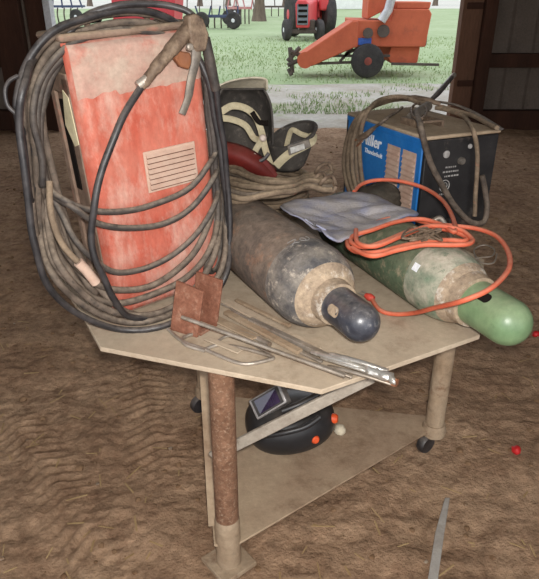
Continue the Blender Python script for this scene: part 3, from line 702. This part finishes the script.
obj('jaw', MB().tube(cr([BP(398, 97, TT+.06), BP(415, 98, TT+.062), BP(430, 101, TT+.06), BP(440, 104, TT+.05)], 4), [.014]*4+[.018]*5+[.014]*4, 12, flat=.7), m_clamp, el)
obj('clamp_body', MB().tube([BP(410, 118, TT+.022), BP(420, 112, TT+.036), BP(428, 106, TT+.046)], [.018, .022, .019], 14), m_lever, el)
obj('handle', MB().tube(cr([BP(430, 101, TT+.06), BP(440, 91, TT+.085), BP(452, 77, TT+.11)], 4), [.010]*3+[.012]*3+[.011]*3, 12), m_rubber3, el)
obj('handle_tip', MB().tube([BP(451, 78, TT+.108), BP(454, 75, TT+.114)], .0115, 12), m_metal, el)
m = MB(); m.tube(cr([BP(432, 101, TT+.055), BP(456, 105, TT+.035), BP(480, 116, TT+.016), BP(501, 129, TT+.014)], 5), .011, 8, flat=.45, up=(0, 0, 1)); obj('lever', m, m_rubber, el)
obj('ring', MB().tube([BP(419+8*math.cos(a*.6), 111+8*math.sin(a*.6), TT+.055) for a in range(11)], .005, 8, closed=True), m_clamp, el)
tag(cable_obj('welding_cable', [BP(416,112,TT+.05), FP(421,128,.05), FP(426,148,.05), FP(434,170,.055), FP(446,192,.06), FP(458,209,.065), FP(471,222,.065), FP(483,222,.055), FP(487,208,.045), FP(485,190,.03), FP(482,176,.022)], .011, m_rubber2), 'thick grey cable hanging in a long sag across the black control panel', 'cable')
tag(cable_obj('welding_cable', [BP(436,108,TT+.03), BP(452,111,TT+.028), BP(465,118,TT+.02), FP(473,130,.028), FP(477,150,.03), FP(477,175,.03), FP(475,200,.03), FP(474,216,.035)], .0085, m_hosetan), 'tan cable dropping straight down the right of the black control panel', 'cable')
tag(cable_obj('welding_cable', [FP(433,222,.03), FP(440,218,.04), FP(446,226,.05), FP(452,240,.05)], .010, m_metal), 'short grey lead stub at the foot of the black control panel', 'cable')
tag(cable_obj('welding_cable', [BP(440,107,TT+.03), BP(462,112,TT+.024), BP(482,120,TT+.018), BP(497,128,TT+.018)], .009, m_hosetan), 'tan cable lying along the top of the blue welder to its corner', 'cable')

# ------------------------------------------------------------------ cable pile and old helmets behind
hc = V((.02, 2.45, 0))
pts = []
for k in range(7*16):
    a = 2*math.pi*k/16; r = .145+.015*math.sin(k*.37); pts.append(V((hc.x+r*math.cos(a), hc.y+r*math.sin(a), TZ+.014+.026*k/16+.003*math.sin(k))))
tag(obj('coiled_cable', MB().tube(cr(pts, 3), .0135, 8), m_hosetan, smooth=60), 'upright coil of dusty cable under the two old helmets', 'cable')
bn = thing('hose_bundle', 'bundle of dusty tan hoses lying between the helmets and the black cylinder', 'hose', P(280, 190, TZ))
for k in range(9):
    y0 = 168+k*4.2; zz = 1.01+.016*math.sin(k*2.1)
    pts = [P(214, y0-8, zz), P(236, y0, zz), P(262, y0*.55+.45*186+3, zz+.012), P(288, y0*.35+.65*189, zz+.008), P(308, y0*.4+.6*186-4, zz), P(322, y0*.5+.5*180, zz-.004), P(331, y0*.6+.4*180-2, zz-.006)]
    pp = cr(pts, 6); pp = [p+V((noise.noise(p*11+V((k, 0, 0))), 0, noise.noise(p*11+V((0, k, 0)))))*.008 for p in pp]
    obj('hose', MB().tube(pp, .0095, 8), m_hosetan if k not in (2, 6) else m_rubber2, bn, smooth=60)
for (x, y, r_) in ((324,172,.03), (328,184,.026), (320,180,.022)):
    c0 = P(x, y, 1.02); pts = [c0+V((r_*math.cos(a*.5), .02*math.sin(a), r_*math.sin(a*.5))) for a in range(13)]
    obj('hose_end_loop', MB().tube(pts, .007, 8), m_clamp, bn, smooth=60)
# helmet one: upright shell seen from inside
def helmet_shell(c0, face, up, w, h, dep, taper=.85, crown=.35):
    """shield curved about the up axis, open at the back (towards 'face')"""
    face = V(face).normalized(); up = V(up).normalized(); side = face.cross(up).normalized(); up = side.cross(face)
    def fn(u, v):
        a = math.pi*(u-.5)*1.15
        k = (1-crown*max(0, (v-.72)/.28)**2.2)*(taper+(1-taper)*math.sin(math.pi*min(1, v*.9+.1)))
        return c0+side*(w/2*math.sin(a)*k)-face*(dep*(math.cos(a)*k-.25))+up*(h*v)
    m = MB().grid(fn, 33, 21)
    # roof from the top row forward
    top = [fn(i/32, 1) for i in range(33)]; cc = c0+up*(h*1.01)-face*(dep*.1)
    o_ = len(m.v); m.v.append(cc)
    base = o_-33
    for i in range(32): m.f.append((base+i, base+i+1, o_))
    return m, side, up, face
toCam = V((.05, -1, .0))
h1c = PY(243, 166, 2.47)
h1 = thing('welding_helmet', 'old dark welding helmet standing open towards us with cream headgear inside', 'helmet', h1c)
m, sd, up, fc = helmet_shell(h1c, (.15, -1, .18), (0, .1, 1), .232, .298, .17, .9, .22)
obj('shell', m, m_helmold, h1, smooth=60, solid=.008)
m = MB(); m.grid(lambda u, v: h1c+up*.296+sd*(.098*math.sin(math.pi*(u-.5)))-fc*(.15*math.cos(math.pi*(u-.5))*v*.95-.045)+up*(.045*(1-v*v)*math.sin(math.pi*min(1,.25+u*.75))), 24, 8); obj('crown_top', m, m_beige, h1, smooth=60, solid=.006)
def strap(pts, w, t, parent, mm_=None, name='strap', upv=None):
    return obj(name, MB().tube(cr(pts, 6), w, 8, flat=t/w, up=upv if upv is not None else fc), mm_ or m_strap, parent, smooth=60)
def H(px, py, dy=0): return PY(px, py, 2.40+dy)
strap([H(221,112,-.03), H(232,106,-.02), H(245,108,-.02), H(255,116,-.02), H(261,130,-.02), H(265,148,-.03), H(271,166,-.04)], .013, .004, h1, name='headband')
strap([H(222,118), H(234,120), H(246,126), H(254,138), H(262,140,-.02)], .012, .004, h1, name='headband')
strap([H(262,140,-.03), H(255,152,-.03), H(256,162,-.03)], .012, .004, h1, name='headband')
strap([H(252,112,-.03), H(259,122,-.03), H(268,123,.0)], .010, .004, h1, m_slot, name='hinge_tab')
obj('hinge_knob', MB().lathe(H(263, 138, -.045), (0, -1, .2), [(0, .014), (.012, .012), (.016, .008)], 16), m_bolt, h1)
# helmet two: bowl tilted up
h2c = PY(287, 168, 2.45)
h2 = thing('welding_helmet', 'second old helmet lying open upward with cream rim and small silver window', 'helmet', h2c)
def bowl(u, v):
    a = 2*math.pi*u; r = .55+.45*v**.5; lean = V((.02, -.02, 0))*v
    rim = .138+.04*math.sin(a+.9)
    return h2c+lean+V((.092*r*math.cos(a), .085*r*math.sin(a), .0+rim*v))
m = MB().grid(bowl, 36, 12, True); m.f.append(tuple(range(36))[::-1]); obj('shell', m, m_helmold, h2, smooth=60, solid=.008)
obj('rim_band', MB().tube([bowl(i/36, 1)+V((0, 0, .002)) for i in range(36)], .007, 8, closed=True, flat=.6), m_helmold, h2, smooth=60)
fcs = fc; fc = V((0, -1, .2)).normalized()
strap([PY(276,166,2.33), PY(284,158,2.325), PY(292,152,2.33), PY(302,147,2.34), PY(312,141,2.37), PY(313,134,2.42)], .016, .005, h2, name='headband')
strap([PY(286,150,2.36), PY(288,140,2.40), PY(292,130,2.46), PY(301,134,2.47), PY(311,137,2.45)], .010, .004, h2, name='headband')
wq = [PY(287,146,2.315), PY(309,139,2.33), PY(311,147,2.33), PY(289,156,2.315)]
m = MB(); m.ext(wq, (0, .02, .0)); wf = obj('window_holder', m, m_lever, h2, bevel=.003)
wq2 = [PY(290,148,2.31), PY(304,143.5,2.325), PY(305,149,2.325), PY(291,153.5,2.31)]
m = MB(); m.ext(wq2, (0, .01, 0)); obj('window_pane', m, m_alu, wf)
# red chipping shield with pale knob
rs = thing('face_shield', 'dark red curved cover with a pale round knob in front of the helmet', 'shield', PY(248, 175, 2.28))
def rfn(u, v):
    p = PY(222+54*u, 141+27*u+22*v-6*math.sin(math.pi*u)*(1-v), 2.29-.04*math.sin(math.pi*v)-.02*math.sin(math.pi*u)); return p
obj('cover', MB().grid(rfn, 18, 10), m_redlens, rs, smooth=60, solid=.005)
obj('knob', MB().lathe(PY(252, 157, 2.265), (0, -1, .25), [(0, .018), (.008, .018), (.014, .012), (.015, .004)], 20), m_bolt, rs)
strap([PY(248,167,2.25), PY(256,163,2.245), PY(264,159,2.25), PY(269,153,2.26)], .007, .003, rs, m_rubber3, 'arm')
strap([PY(262,160,2.25), PY(268,168,2.25), PY(275,177,2.25)], .014, .003, rs, m_redlens, 'red_strip')
fc = fcs

# ------------------------------------------------------------------ scrap and rods at the table front
rp = thing('steel_bracket', 'two rusty notched steel plates standing at the front of the table', 'bracket', P(190, 330, TZ))
a, b = P(170, 330, TZ), P(197, 338, TZ); n_ = V((.25, .9, 0))
p1 = [a, b, PY(203, 292, b.y+.012), PY(176, 281, a.y+.012)]
m = MB(); m.ext(p1, V((.004, .007, 0))); obj('plate', m, m_rust, rp, bevel=.0015)
a2, b2 = P(192, 318, TZ), P(216, 327, TZ)
p2 = [a2, b2, PY(222, 281, b2.y+.01), PY(196, 272, a2.y+.01), PY(194.5, 287, a2.y+.006), PY(192, 290, a2.y+.004)]
m = MB(); m.ext(p2, V((.004, .007, 0))); obj('plate', m, m_rust, rp, bevel=.0015)
m = MB(); m.bar(P(194, 332, TZ+.012), P(204, 326, TZ+.012), .05, .008); obj('base_strip', m, m_rust, rp)
q0 = PY(182, 317, P(186, 336, TZ).y-.004); q1 = P(345, 376, TZ+.03)
tag(obj('steel_rod', MB().tube(cr([q0, q0.lerp(q1, .5), q1], 6), .0055, 10), m_metal, smooth=60), 'long bright round rod leaning on the rusty plates', 'rod')
# flat wire rack
def T_(px, py, z=.757): return P(px, py, z)
wr = thing('wire_rack', 'dirty bent wire holder lying flat beside the rusty plates', 'rack', T_(230, 345, TZ))
for pts, r_ in (([(168,329),(182,341),(206,350),(232,361),(248,364),(268,360),(272,357),(246,349),(220,345),(206,349)], .005),
                ([(196,333),(183,338),(186,345),(205,351)], .005), ([(215,344),(228,336),(250,343),(270,354)], .004), ([(232,310),(252,322),(285,340),(310,352)], .006), ([(222,304),(245,315),(275,330),(302,345)], .004), ([(240,333),(256,338),(270,345)], .008)):
    obj('wire', MB().tube(cr([T_(x, y, TZ+.006) for x, y in pts], 6), r_, 8), m_metal, wr, smooth=60)
sg = thing('steel_angle', 'dirty flat steel strips lying along the table beside the black cylinder', 'steel strip', T_(260, 325, TZ))
for (x0, y0, x1, y1, w, h_, mm_) in ((224,300,318,350,.028,.006,m_table), (226,312,300,352,.02,.01,m_dustypipe), (250,320,330,358,.016,.014,m_metal), (214,318,256,338,.03,.005,m_dustypipe), (236,300,290,326,.012,.008,m_dustypipe), (262,334,322,362,.01,.006,m_metal), (206,338,240,352,.02,.004,m_table)):
    m = MB(); m.bar(T_(x0, y0, TZ+.006+h_), T_(x1, y1, TZ+.006+h_), w, h_); obj('strip', m, mm_, sg, bevel=.001)
bd_ = []
for i, (x0, y0, x1, y1, z, r_, mm_, lab) in enumerate(((306,362,352,377,.784,.006,m_metal,'worn'), (312,352,372,371,.80,.008,m_alu,'bright'), (322,357,384,377,.795,.009,m_alu,'shiny'), (330,354,388,371,.812,.007,m_alu,'pale'), (328,366,392,384,.782,.006,m_metal,'dull'))):
    pts = cr([P(x0, y0, z-.02), P((x0+x1)/2, (y0+y1)/2-1, z-.006), P(x1, y1, z-.012)], 5)
    o = obj('electrode', MB().tube(pts, [r_*.8]+[r_]*(len(pts)-2)+[r_*1.1], 10, flat=.7), mm_, smooth=60)
    tag(o, ['dull grey welding rod lowest and leftmost of the bundle at the table edge', 'bright rod topmost at the back of the bundle at the table edge', 'thick shiny crushed tube in the middle of the bundle at the table edge', 'pale bright rod nearest the black cylinder cap in the bundle', 'dull rod with rusty tip jutting furthest past the table edge'][i], 'rod', 'rods bundled at the table edge')
# crumpled foil-like ends
m = MB()
fcn = P(385, 375, .80)
def foil(u, v):
    a = 2*math.pi*u; p = P(365, 369, .795).lerp(P(394, 379, .795), v)
    r_ = .012+.005*noise.noise(V((u*5, v*6, 2)))+.004*v; return p+V((0, math.cos(a)*r_, math.sin(a)*r_*.7))+V((.004*noise.noise(V((u*9, v*4, 8))), 0, 0))
tag(obj('crumpled_foil', MB().grid(foil, 16, 10, True), m_alu, smooth=30, solid=.002), 'crumpled shiny metal wrap around the rod ends at the table edge', 'metal wrap')
tag(obj('rusty_bolt', MB().tube([P(386, 379, .79), P(392, 381, .79), P(393, 381.5, .79), P(397, 383, .79)], [.006, .006, .011, .011], 6), m_clamprust, smooth=0), 'short rusty bolt poking out of the shiny metal wrap', 'bolt')

# ------------------------------------------------------------------ welding helmet on the shelf
hc_ = P(290, 437, sh); hc_.z = sh
hx = V((.93, .2, .0)).normalized(); hy = V((-hx.y, hx.x, 0))
hm = thing('welding_helmet', 'black auto-darkening welding helmet with orange knob lying on the lower shelf', 'helmet', hc_)
def hs(u, v):
    a = 2*math.pi*u; b = math.pi*v
    x = .165*math.cos(b); rr_ = math.sin(b)**.75
    y = .132*rr_*math.cos(a)*(1-.1*math.cos(b)); z = .112*rr_*math.sin(a)
    z = max(z, -.075) if True else z
    if z > .07: z = .07+(z-.07)*.75
    return hc_+hx*x+hy*y+V((0, 0, .077+z))
obj('shell', MB().grid(hs, 40, 24, True), m_helm, hm, smooth=60)
# viewing window block on the upper left
wc = PY(267, 401, hc_.y-.05)
def wpt(px, py, dz=0): return PY(px, py, hc_.y-.055+dz)
wq = [wpt(248,401,.02), wpt(279,383,.02), wpt(287,402,-.03), wpt(257,420,-.03)]
nn = ((wq[1]-wq[0]).cross(wq[3]-wq[0])).normalized(); nn = nn if nn.y < 0 else -nn
m = MB(); m.ext(wq, -nn*.05); fr_ = obj('window_frame', m, m_silver, hm, bevel=.004)
cc = sum(wq, V())/4; li = [cc+(p-cc)*.84+nn*.0015 for p in wq]; m = MB(); m.ext(li, -nn*.004); obj('rim', m, m_knob, fr_)
li = [cc+(p-cc)*.68+nn*.003 for p in wq]; m = MB(); m.ext(li, -nn*.003); obj('lens', m, m_lens, fr_)
rib = cr([PY(262, 436, hc_.y-.12), PY(283, 433, hc_.y-.135), PY(305, 427, hc_.y-.125), PY(320, 417, hc_.y-.10)], 5)
obj('ridge', MB().tube(rib, .010, 10), m_helm, hm, smooth=60)
obj('chin_ridge', MB().tube(cr([PY(282, 411, hc_.y-.1), PY(300, 404, hc_.y-.09), PY(318, 394, hc_.y-.06)], 5), .012, 10), m_helm, hm, smooth=60)
k1 = PY(313, 440, hc_.y-.098); obj('adjusting_knob', MB().lathe(k1+V((0, .02, 0)), V((.3, -1, .25)), [(0, .016), (.028, .016), (.034, .012), (.035, .006)], 18), m_orknob, hm)
k2 = PY(335, 418, hc_.y-.02); obj('adjusting_knob', MB().lathe(k2+V((-.02, 0, 0)), V((1, -.3, .1)), [(0, .018), (.022, .018), (.03, .013)], 18), m_orknob, hm)
obj('head_pad', lump(PY(340, 430, hc_.y)+V((0, 0, 0)), .022, .02, .022, 5, .2, 16, 10), m_beige, hm, smooth=80)

# ------------------------------------------------------------------ on the dirt
sa, sb = P(447, 500, .012), P(424, 640, .012)
m = MB(); pts = [sa, sa.lerp(sb, .3)+V((-.006, 0, .0)), sa.lerp(sb, .55)+V((-.004, 0, 0)), sb]
for i, (p, w) in enumerate(zip(pts, (.018, .030, .03, .03))):
    m.v += [p+V((-w/2, 0, .012)), p+V((w/2, 0, .012)), p+V((w/2, 0, -.012)), p+V((-w/2, 0, -.012))]
for i in range(3):
    for k in range(4): m.f.append((4*i+k, 4*i+(k+1) % 4, 4*i+4+(k+1) % 4, 4*i+4+k))
m.f += [(3,2,1,0), (12,13,14,15)]
tag(obj('flat_bar', m, m_strapgrey, bevel=.002), 'narrow grey metal bar lying on the dirt in front of the table', 'bar')
for (x, y, lab, sd_) in ((516, 450, 'small red plastic scrap on the dirt, right of the caster leg', 1), (536, 334, 'small red plastic scrap at the right edge beside the green cap', 2)):
    p = P(x, y, .016); tag(obj('plastic_scrap', lump(p+V((0, 0, 0)), .019, .017, .016, sd_*3, .35, 14, 9), m_redbit, smooth=60), lab, 'scrap', 'red plastic scraps on the dirt')

# ------------------------------------------------------------------ outside: combine
def wheel(parent, c0, ax, r, w, mrim, name='wheel', lug=0):
    prof = [(-w*.5, r*.62), (-w*.5, r*.8), (-w*.42, r*.94), (-w*.2, r), (w*.2, r), (w*.42, r*.94), (w*.5, r*.8), (w*.5, r*.62)]
    t = obj(name, MB().lathe(c0, ax, prof, 28), m_tyre, parent, smooth=40)
    obj('rim', MB().lathe(c0, ax, [(-w*.4, r*.66), (-w*.3, r*.56), (-w*.52, r*.2), (-w*.52, .001), (w*.52, .001), (w*.52, r*.2), (w*.3, r*.56), (w*.4, r*.66)], 24), mrim, t, smooth=40)
    return t
cg = P(367, 78, 0); yc = cg.y; kx = 12.57/610*1.0
def cx(px): return PY(px, 60, yc).x
def czz(py): return PY(367, py, yc).z
com = thing('combine_harvester', 'orange pull-type combine harvester standing on the grass outside the doorway', 'harvester', V((cg.x, yc, 0)))
D1 = 1.5
def slab(poly, y0, y1, m_, name, bevel=.02):
    m = MB(); m.ext([V((cx(x), y0, czz(y))) for x, y in poly], (0, y1-y0, 0)); return obj(name, m, m_, com, bevel=bevel)
slab([(351,20),(388,21),(390,9),(424,9),(427,14),(424,47),(352,47)], yc, yc+D1, m_combine, 'body')
slab([(391,47),(420,47),(419,63),(414,65),(392,64),(388,58)], yc+.1, yc+D1, m_combine, 'rear_hood')
hdr = slab([(298,57),(350,21),(356,21),(357,47),(352,48),(312,66),(300,66)], yc-.05, yc+.75, m_combine, 'feed_house')
slab([(367,-14),(390,-14),(388,8),(367,20)], yc+.3, yc+1.2, m_combine, 'grain_bin')
slab([(392,2),(426,2),(425,9),(393,9)], yc+.05, yc+1.3, m_combine, 'straw_hood')
slab([(357,38),(370,38),(370,45),(357,45)], yc-.02, yc+.01, m_bluepatch, 'decal', .003)
m = MB(); m.tube([V((cx(378), yc-.05, czz(21))), V((cx(384), yc-.05, czz(10))), V((cx(388), yc-.05, czz(-12)))], .09, 12); obj('chute', m, m_chute, com)
for x, y, r_ in ((366,33,.1), (381,31,.12)): obj('pulley', MB().lathe(V((cx(x), yc-.06, czz(y))), (0, 1, 0), [(0, r_*.4), (.0, r_), (.05, r_), (.06, r_)], 20), m_darkiron, com)
wheel(com, V((cx(367), yc-.05, .34)), (0, 1, 0), .33, .24, m_rim); wheel(com, V((cx(383), yc+1.5, .34)), (0, 1, 0), .33, .24, m_rim)
m = MB()
for a, b in (((312,64),(366,62)), ((330,56),(390,56)), ((318,60),(340,48)), ((340,62),(352,48)), ((352,62),(366,49)), ((366,62),(378,49)), ((345,55),(360,47)), ((392,64),(440,65))):
    m.bar(V((cx(a[0]), yc+.05, czz(a[1]))), V((cx(b[0]), yc+.05, czz(b[1]))), .05, .05, (0, 1, 0))
obj('chassis', m, m_darkiron, com)
m = MB()
for k in range(6):
    x = 330+k*9; m.tube([V((cx(x), yc+.1, czz(54))), V((cx(x+2), yc+.1, czz(50)))], .05, 8)
obj('chain_guard', m, m_chute, com)
m = MB()
for a, b in (((302,60),(288,66)), ((290,48),(293,74)), ((288,62),(300,48)), ((300,56),(291,52)), ((289,70),(292,76))): m.tube([V((cx(a[0]), yc+.2, czz(a[1]))), V((cx(b[0]), yc+.15, max(.03, czz(b[1]))))], .045, 8)
obj('hitch', m, m_darkiron, com)
obj('reel_end', MB().lathe(V((cx(305), yc-.06, czz(60))), (0, 1, 0), [(0, .04), (0, .16), (.03, .16), (.03, .12)], 20), m_combine, com)
obj('tail_guard', MB().box((cx(421), yc+.1, czz(46)), (cx(426), yc+1.4, czz(28))), m_darkiron, com)

# tractor
tg = P(308, 41, 0); yt = tg.y; 
def tx(px): return PY(px, 20, yt).x
def tz(py): return PY(308, py, yt).z
tra = thing('tractor', 'red tractor with grey grille facing us behind the orange combine', 'tractor', V((tg.x, yt, 0)))
m = MB(); m.ext([V((tx(296), yt, tz(28))), V((tx(309), yt, tz(28))), V((tx(309), yt, tz(4))), V((tx(305), yt, tz(0))), V((tx(297), yt, tz(0))), V((tx(295), yt, tz(4)))], (.45, 1.9, .1)); obj('hood', m, m_tractor, tra, bevel=.04)
m = MB(); m.box((tx(297), yt-.05, tz(25)), (tx(308), yt+.02, tz(4))); gr = obj('grille', m, m_grille, tra, bevel=.02)
m = MB()
for k in range(4): m.box((tx(298), yt-.07, tz(23-k*5.5)), (tx(307), yt-.04, tz(20.5-k*5.5)))
obj('grille_bar', m, m_slot, gr)
obj('engine', MB().box((tx(300), yt+.2, tz(33)), (tx(316), yt+1.6, tz(20))), m_darkiron, tra, bevel=.04)
obj('front_axle', MB().box((tx(286), yt+.15, tz(34)), (tx(322), yt+.35, tz(30))), m_darkiron, tra, bevel=.02)
wheel(tra, V((tx(287), yt+.25, .36)), (1, .25, 0), .36, .24, m_rimwhite, 'front_wheel'); wheel(tra, V((tx(320), yt+.25, .36)), (1, .25, 0), .36, .24, m_rimwhite, 'front_wheel')
wheel(tra, V((tx(331), yt+2.3, .8)), (1, .25, 0), .8, .45, m_tractor, 'rear_wheel'); wheel(tra, V((tx(296), yt+2.7, .8)), (1, .25, 0), .8, .45, m_tractor, 'rear_wheel')
obj('fender', MB().box((tx(322), yt+1.6, tz(12)), (tx(332), yt+2.9, tz(-6))), m_tractor, tra, bevel=.08)
obj('seat_platform', MB().box((tx(308), yt+1.9, tz(20)), (tx(324), yt+2.9, tz(2))), m_tractor, tra, bevel=.05)
obj('exhaust', MB().lathe(V((tx(309), yt+.8, tz(0))), (0, 0, 1), [(0, .05), (.7, .05)], 10), m_darkiron, tra)
# wagon behind the red welder
wg = thing('farm_wagon', 'crimson farm wagon half hidden behind the top of the red welder', 'wagon', V((-3.3, 15.5, 0)))
wx0, wx1 = PY(112, 10, 15.5).x, PY(178, 10, 15.5).x
m = MB(); m.ext([V((wx0, 15.5, .95)), V((wx1-.15, 15.5, .7)), V((wx1, 15.5, 1.9)), V((wx0, 15.5, 1.9))], (0, 1.6, 0)); obj('box', m, m_wagon, wg, bevel=.03)
obj('chassis', MB().box((wx0, 15.9, .5), (wx1-.15, 16.7, .72)), m_darkiron, wg)
for x in (wx0+.3, wx1-.45):
    for y in (15.55, 17.0): wheel(wg, V((x, y, .32)), (0, 1, 0), .33, .2, m_rimwhite)
# implements along the far edge
def implement(px, py, w, h, mm_, label, name, seed, nw=2):
    g = P(px, py, 0); r = random.Random(seed); Rt = thing(name, label, 'farm implement', g, group=None)
    m = MB(); x0 = g.x-w/2
    for k in range(3): m.bar(g+V((-w/2, .5*k, h*.55)), g+V((w/2, .5*k, h*.55)), .1, .1)
    for k in range(5):
        x = -w/2+w*k/4; m.bar(g+V((x, 0, h*.55)), g+V((x, 1.0, h*.55)), .08, .08); m.bar(g+V((x, .5, h*.5)), g+V((x+r.uniform(-.2, .2), .5, h)), .07, .07, (0, 1, 0))
    obj('frame', m, mm_, Rt)
    for k in range(6):
        x = -w/2+w*(k+.5)/6; obj('shank', MB().tube(cr([g+V((x, .2, h*.5)), g+V((x, .0, h*.3)), g+V((x, .1, .05))], 4), .04, 6), m_darkiron, Rt)
    for k in range(nw): wheel(Rt, g+V((-w*.4+w*.8*k/max(1, nw-1), -.1, .38)), (0.2, 1, 0), .38, .22, m_rimwhite)
    return Rt
implement(218, 29, 1.9, 1.0, m_ironblue, 'dark blue implement with white wheels left of the tree trunk', 'cultivator', 1)
implement(239, 25, 1.3, 1.5, m_ironred, 'faded red implement with one wheel beside the tree trunk', 'harrow', 2, 1)
implement(206, 18, 5, 2.2, m_ironred, 'tall faded red folded implement farthest left in the row', 'disc_harrow', 3)
implement(275, 17, 3, 1.2, m_darkiron, 'low dark implement just right of the tree trunk', 'plough', 4)
implement(62, 24, 2.2, 1.6, m_ironblue, 'dark implement seen left of the red welder top', 'plough', 6)
# trees
def tree(px, py, r0, h, label, seed, twig):
    g = P(px, py, 0); r = random.Random(seed); Rt = thing('tree', label, 'tree', g)
    pts = [g+V((0, 0, -.1)), g+V((.05, 0, h*.2)), g+V((-.05, 0, h*.45)), g+V((.1, 0, h*.8)), g+V((0, 0, h))]
    pp = cr(pts, 6); n = len(pp)
    obj('trunk', MB().tube(pp, [r0*(1.5-.5*min(1, i/4))*(1-.75*i/n) for i in range(n)], 14), m_bark, Rt, smooth=60)
    m = MB()
    for k in range(60):
        z = h*r.uniform(.35, 1); a = r.uniform(0, 6.3); l = h*r.uniform(.15, .35); b = g+V((0, 0, z)); e = b+V((math.cos(a)*l, math.sin(a)*l, l*r.uniform(.2, .8)))
        m.tube(cr([b, b.lerp(e, .5)+V((0, 0, -.1*l)), e], 3), [.1*r0, .1*r0, .09*r0, .08*r0, .07*r0, .05*r0, .03*r0], 5)
        for q in range(5):
            s0 = b.lerp(e, r.uniform(.4, 1)); m.tube([s0, s0+V((r.uniform(-1, 1), r.uniform(-1, 1), r.uniform(-.2, 1)))*l*.35], .03*r0, 4)
    obj('branches', m, twig, Rt)
tree(259, 21, .34, 9, 'bare tree trunk standing on the lawn behind the farm implements', 1, m_bark)
hs_ = P(338, 9, 0)
hb = thing('shed', 'white low building far behind the red tractor', 'building', hs_)
obj('wall', MB().box((hs_.x-2.2, hs_.y, 0), (hs_.x+2.6, hs_.y+5, 2.4)), m_house, hb)
m = MB(); m.ext([hs_+V((-2.6, -.3, 2.35)), hs_+V((3.0, -.3, 2.35)), hs_+V((3.0, 2.5, 3.8)), hs_+V((-2.6, 2.5, 3.8))], (0, .1, .08)); m.ext([hs_+V((-2.6, 5.3, 2.35)), hs_+V((3.0, 5.3, 2.35)), hs_+V((3.0, 2.5, 3.8)), hs_+V((-2.6, 2.5, 3.8))], (0, -.1, .08)); obj('roof', m, m_road, hb)
for i, (px, y_, h_) in enumerate(((200, 6, 9), (228, 5.5, 10), (285, 6, 9), (375, 5, 8), (435, 5.5, 9), (150, 6, 10), (90, 6, 9))):
    tree(px, y_, .3, h_, ['bare pale tree far left behind the implement row', 'bare pale tree left of the big trunk in the distance', 'bare pale tree right of the big trunk in the distance', 'bare tree far behind the orange combine', 'bare tree in the distance right of the combine', 'bare distant tree behind the crimson wagon', 'bare distant tree behind the left of the red welder top'][i], 10+i, m_twig)

# ------------------------------------------------------------------ light
w = bpy.data.worlds.new('overcast'); S.world = w; w.use_nodes = True; nt = w.node_tree
bg = nt.nodes['Background']; tcn = nt.nodes.new('ShaderNodeTexCoord'); sxn = nt.nodes.new('ShaderNodeSeparateXYZ'); nt.links.new(tcn.outputs['Generated'], sxn.inputs[0])
mr = nt.nodes.new('ShaderNodeMapRange'); mr.inputs[1].default_value = -.05; mr.inputs[2].default_value = .9; nt.links.new(sxn.outputs[2], mr.inputs[0])
mx = nt.nodes.new('ShaderNodeMix'); mx.data_type = 'RGBA'; mx.inputs[6].default_value = (.98, .98, 1, 1); mx.inputs[7].default_value = (.80, .88, 1, 1); nt.links.new(mr.outputs[0], mx.inputs[0])
nt.links.new(mx.outputs[2], bg.inputs[0]); bg.inputs[1].default_value = 1.72
fl_ = bpy.data.lights.new('camera_flash', 'AREA'); fl_.shape = 'DISK'; fl_.size = .05; fl_.energy = 36; fl_.color = (1, .97, .93)
fo = bpy.data.objects.new('camera_flash', fl_); C.objects.link(fo); fo.location = (.03, -.02, CAMH+.07); fo.rotation_euler = (math.radians(90)-PITCH+math.radians(6), 0, 0)
vs_ = S.view_settings; vs_.view_transform = 'Standard'; vs_.look = 'None'; vs_.gamma = 1; vs_.exposure = 0; vs_.use_curve_mapping = False
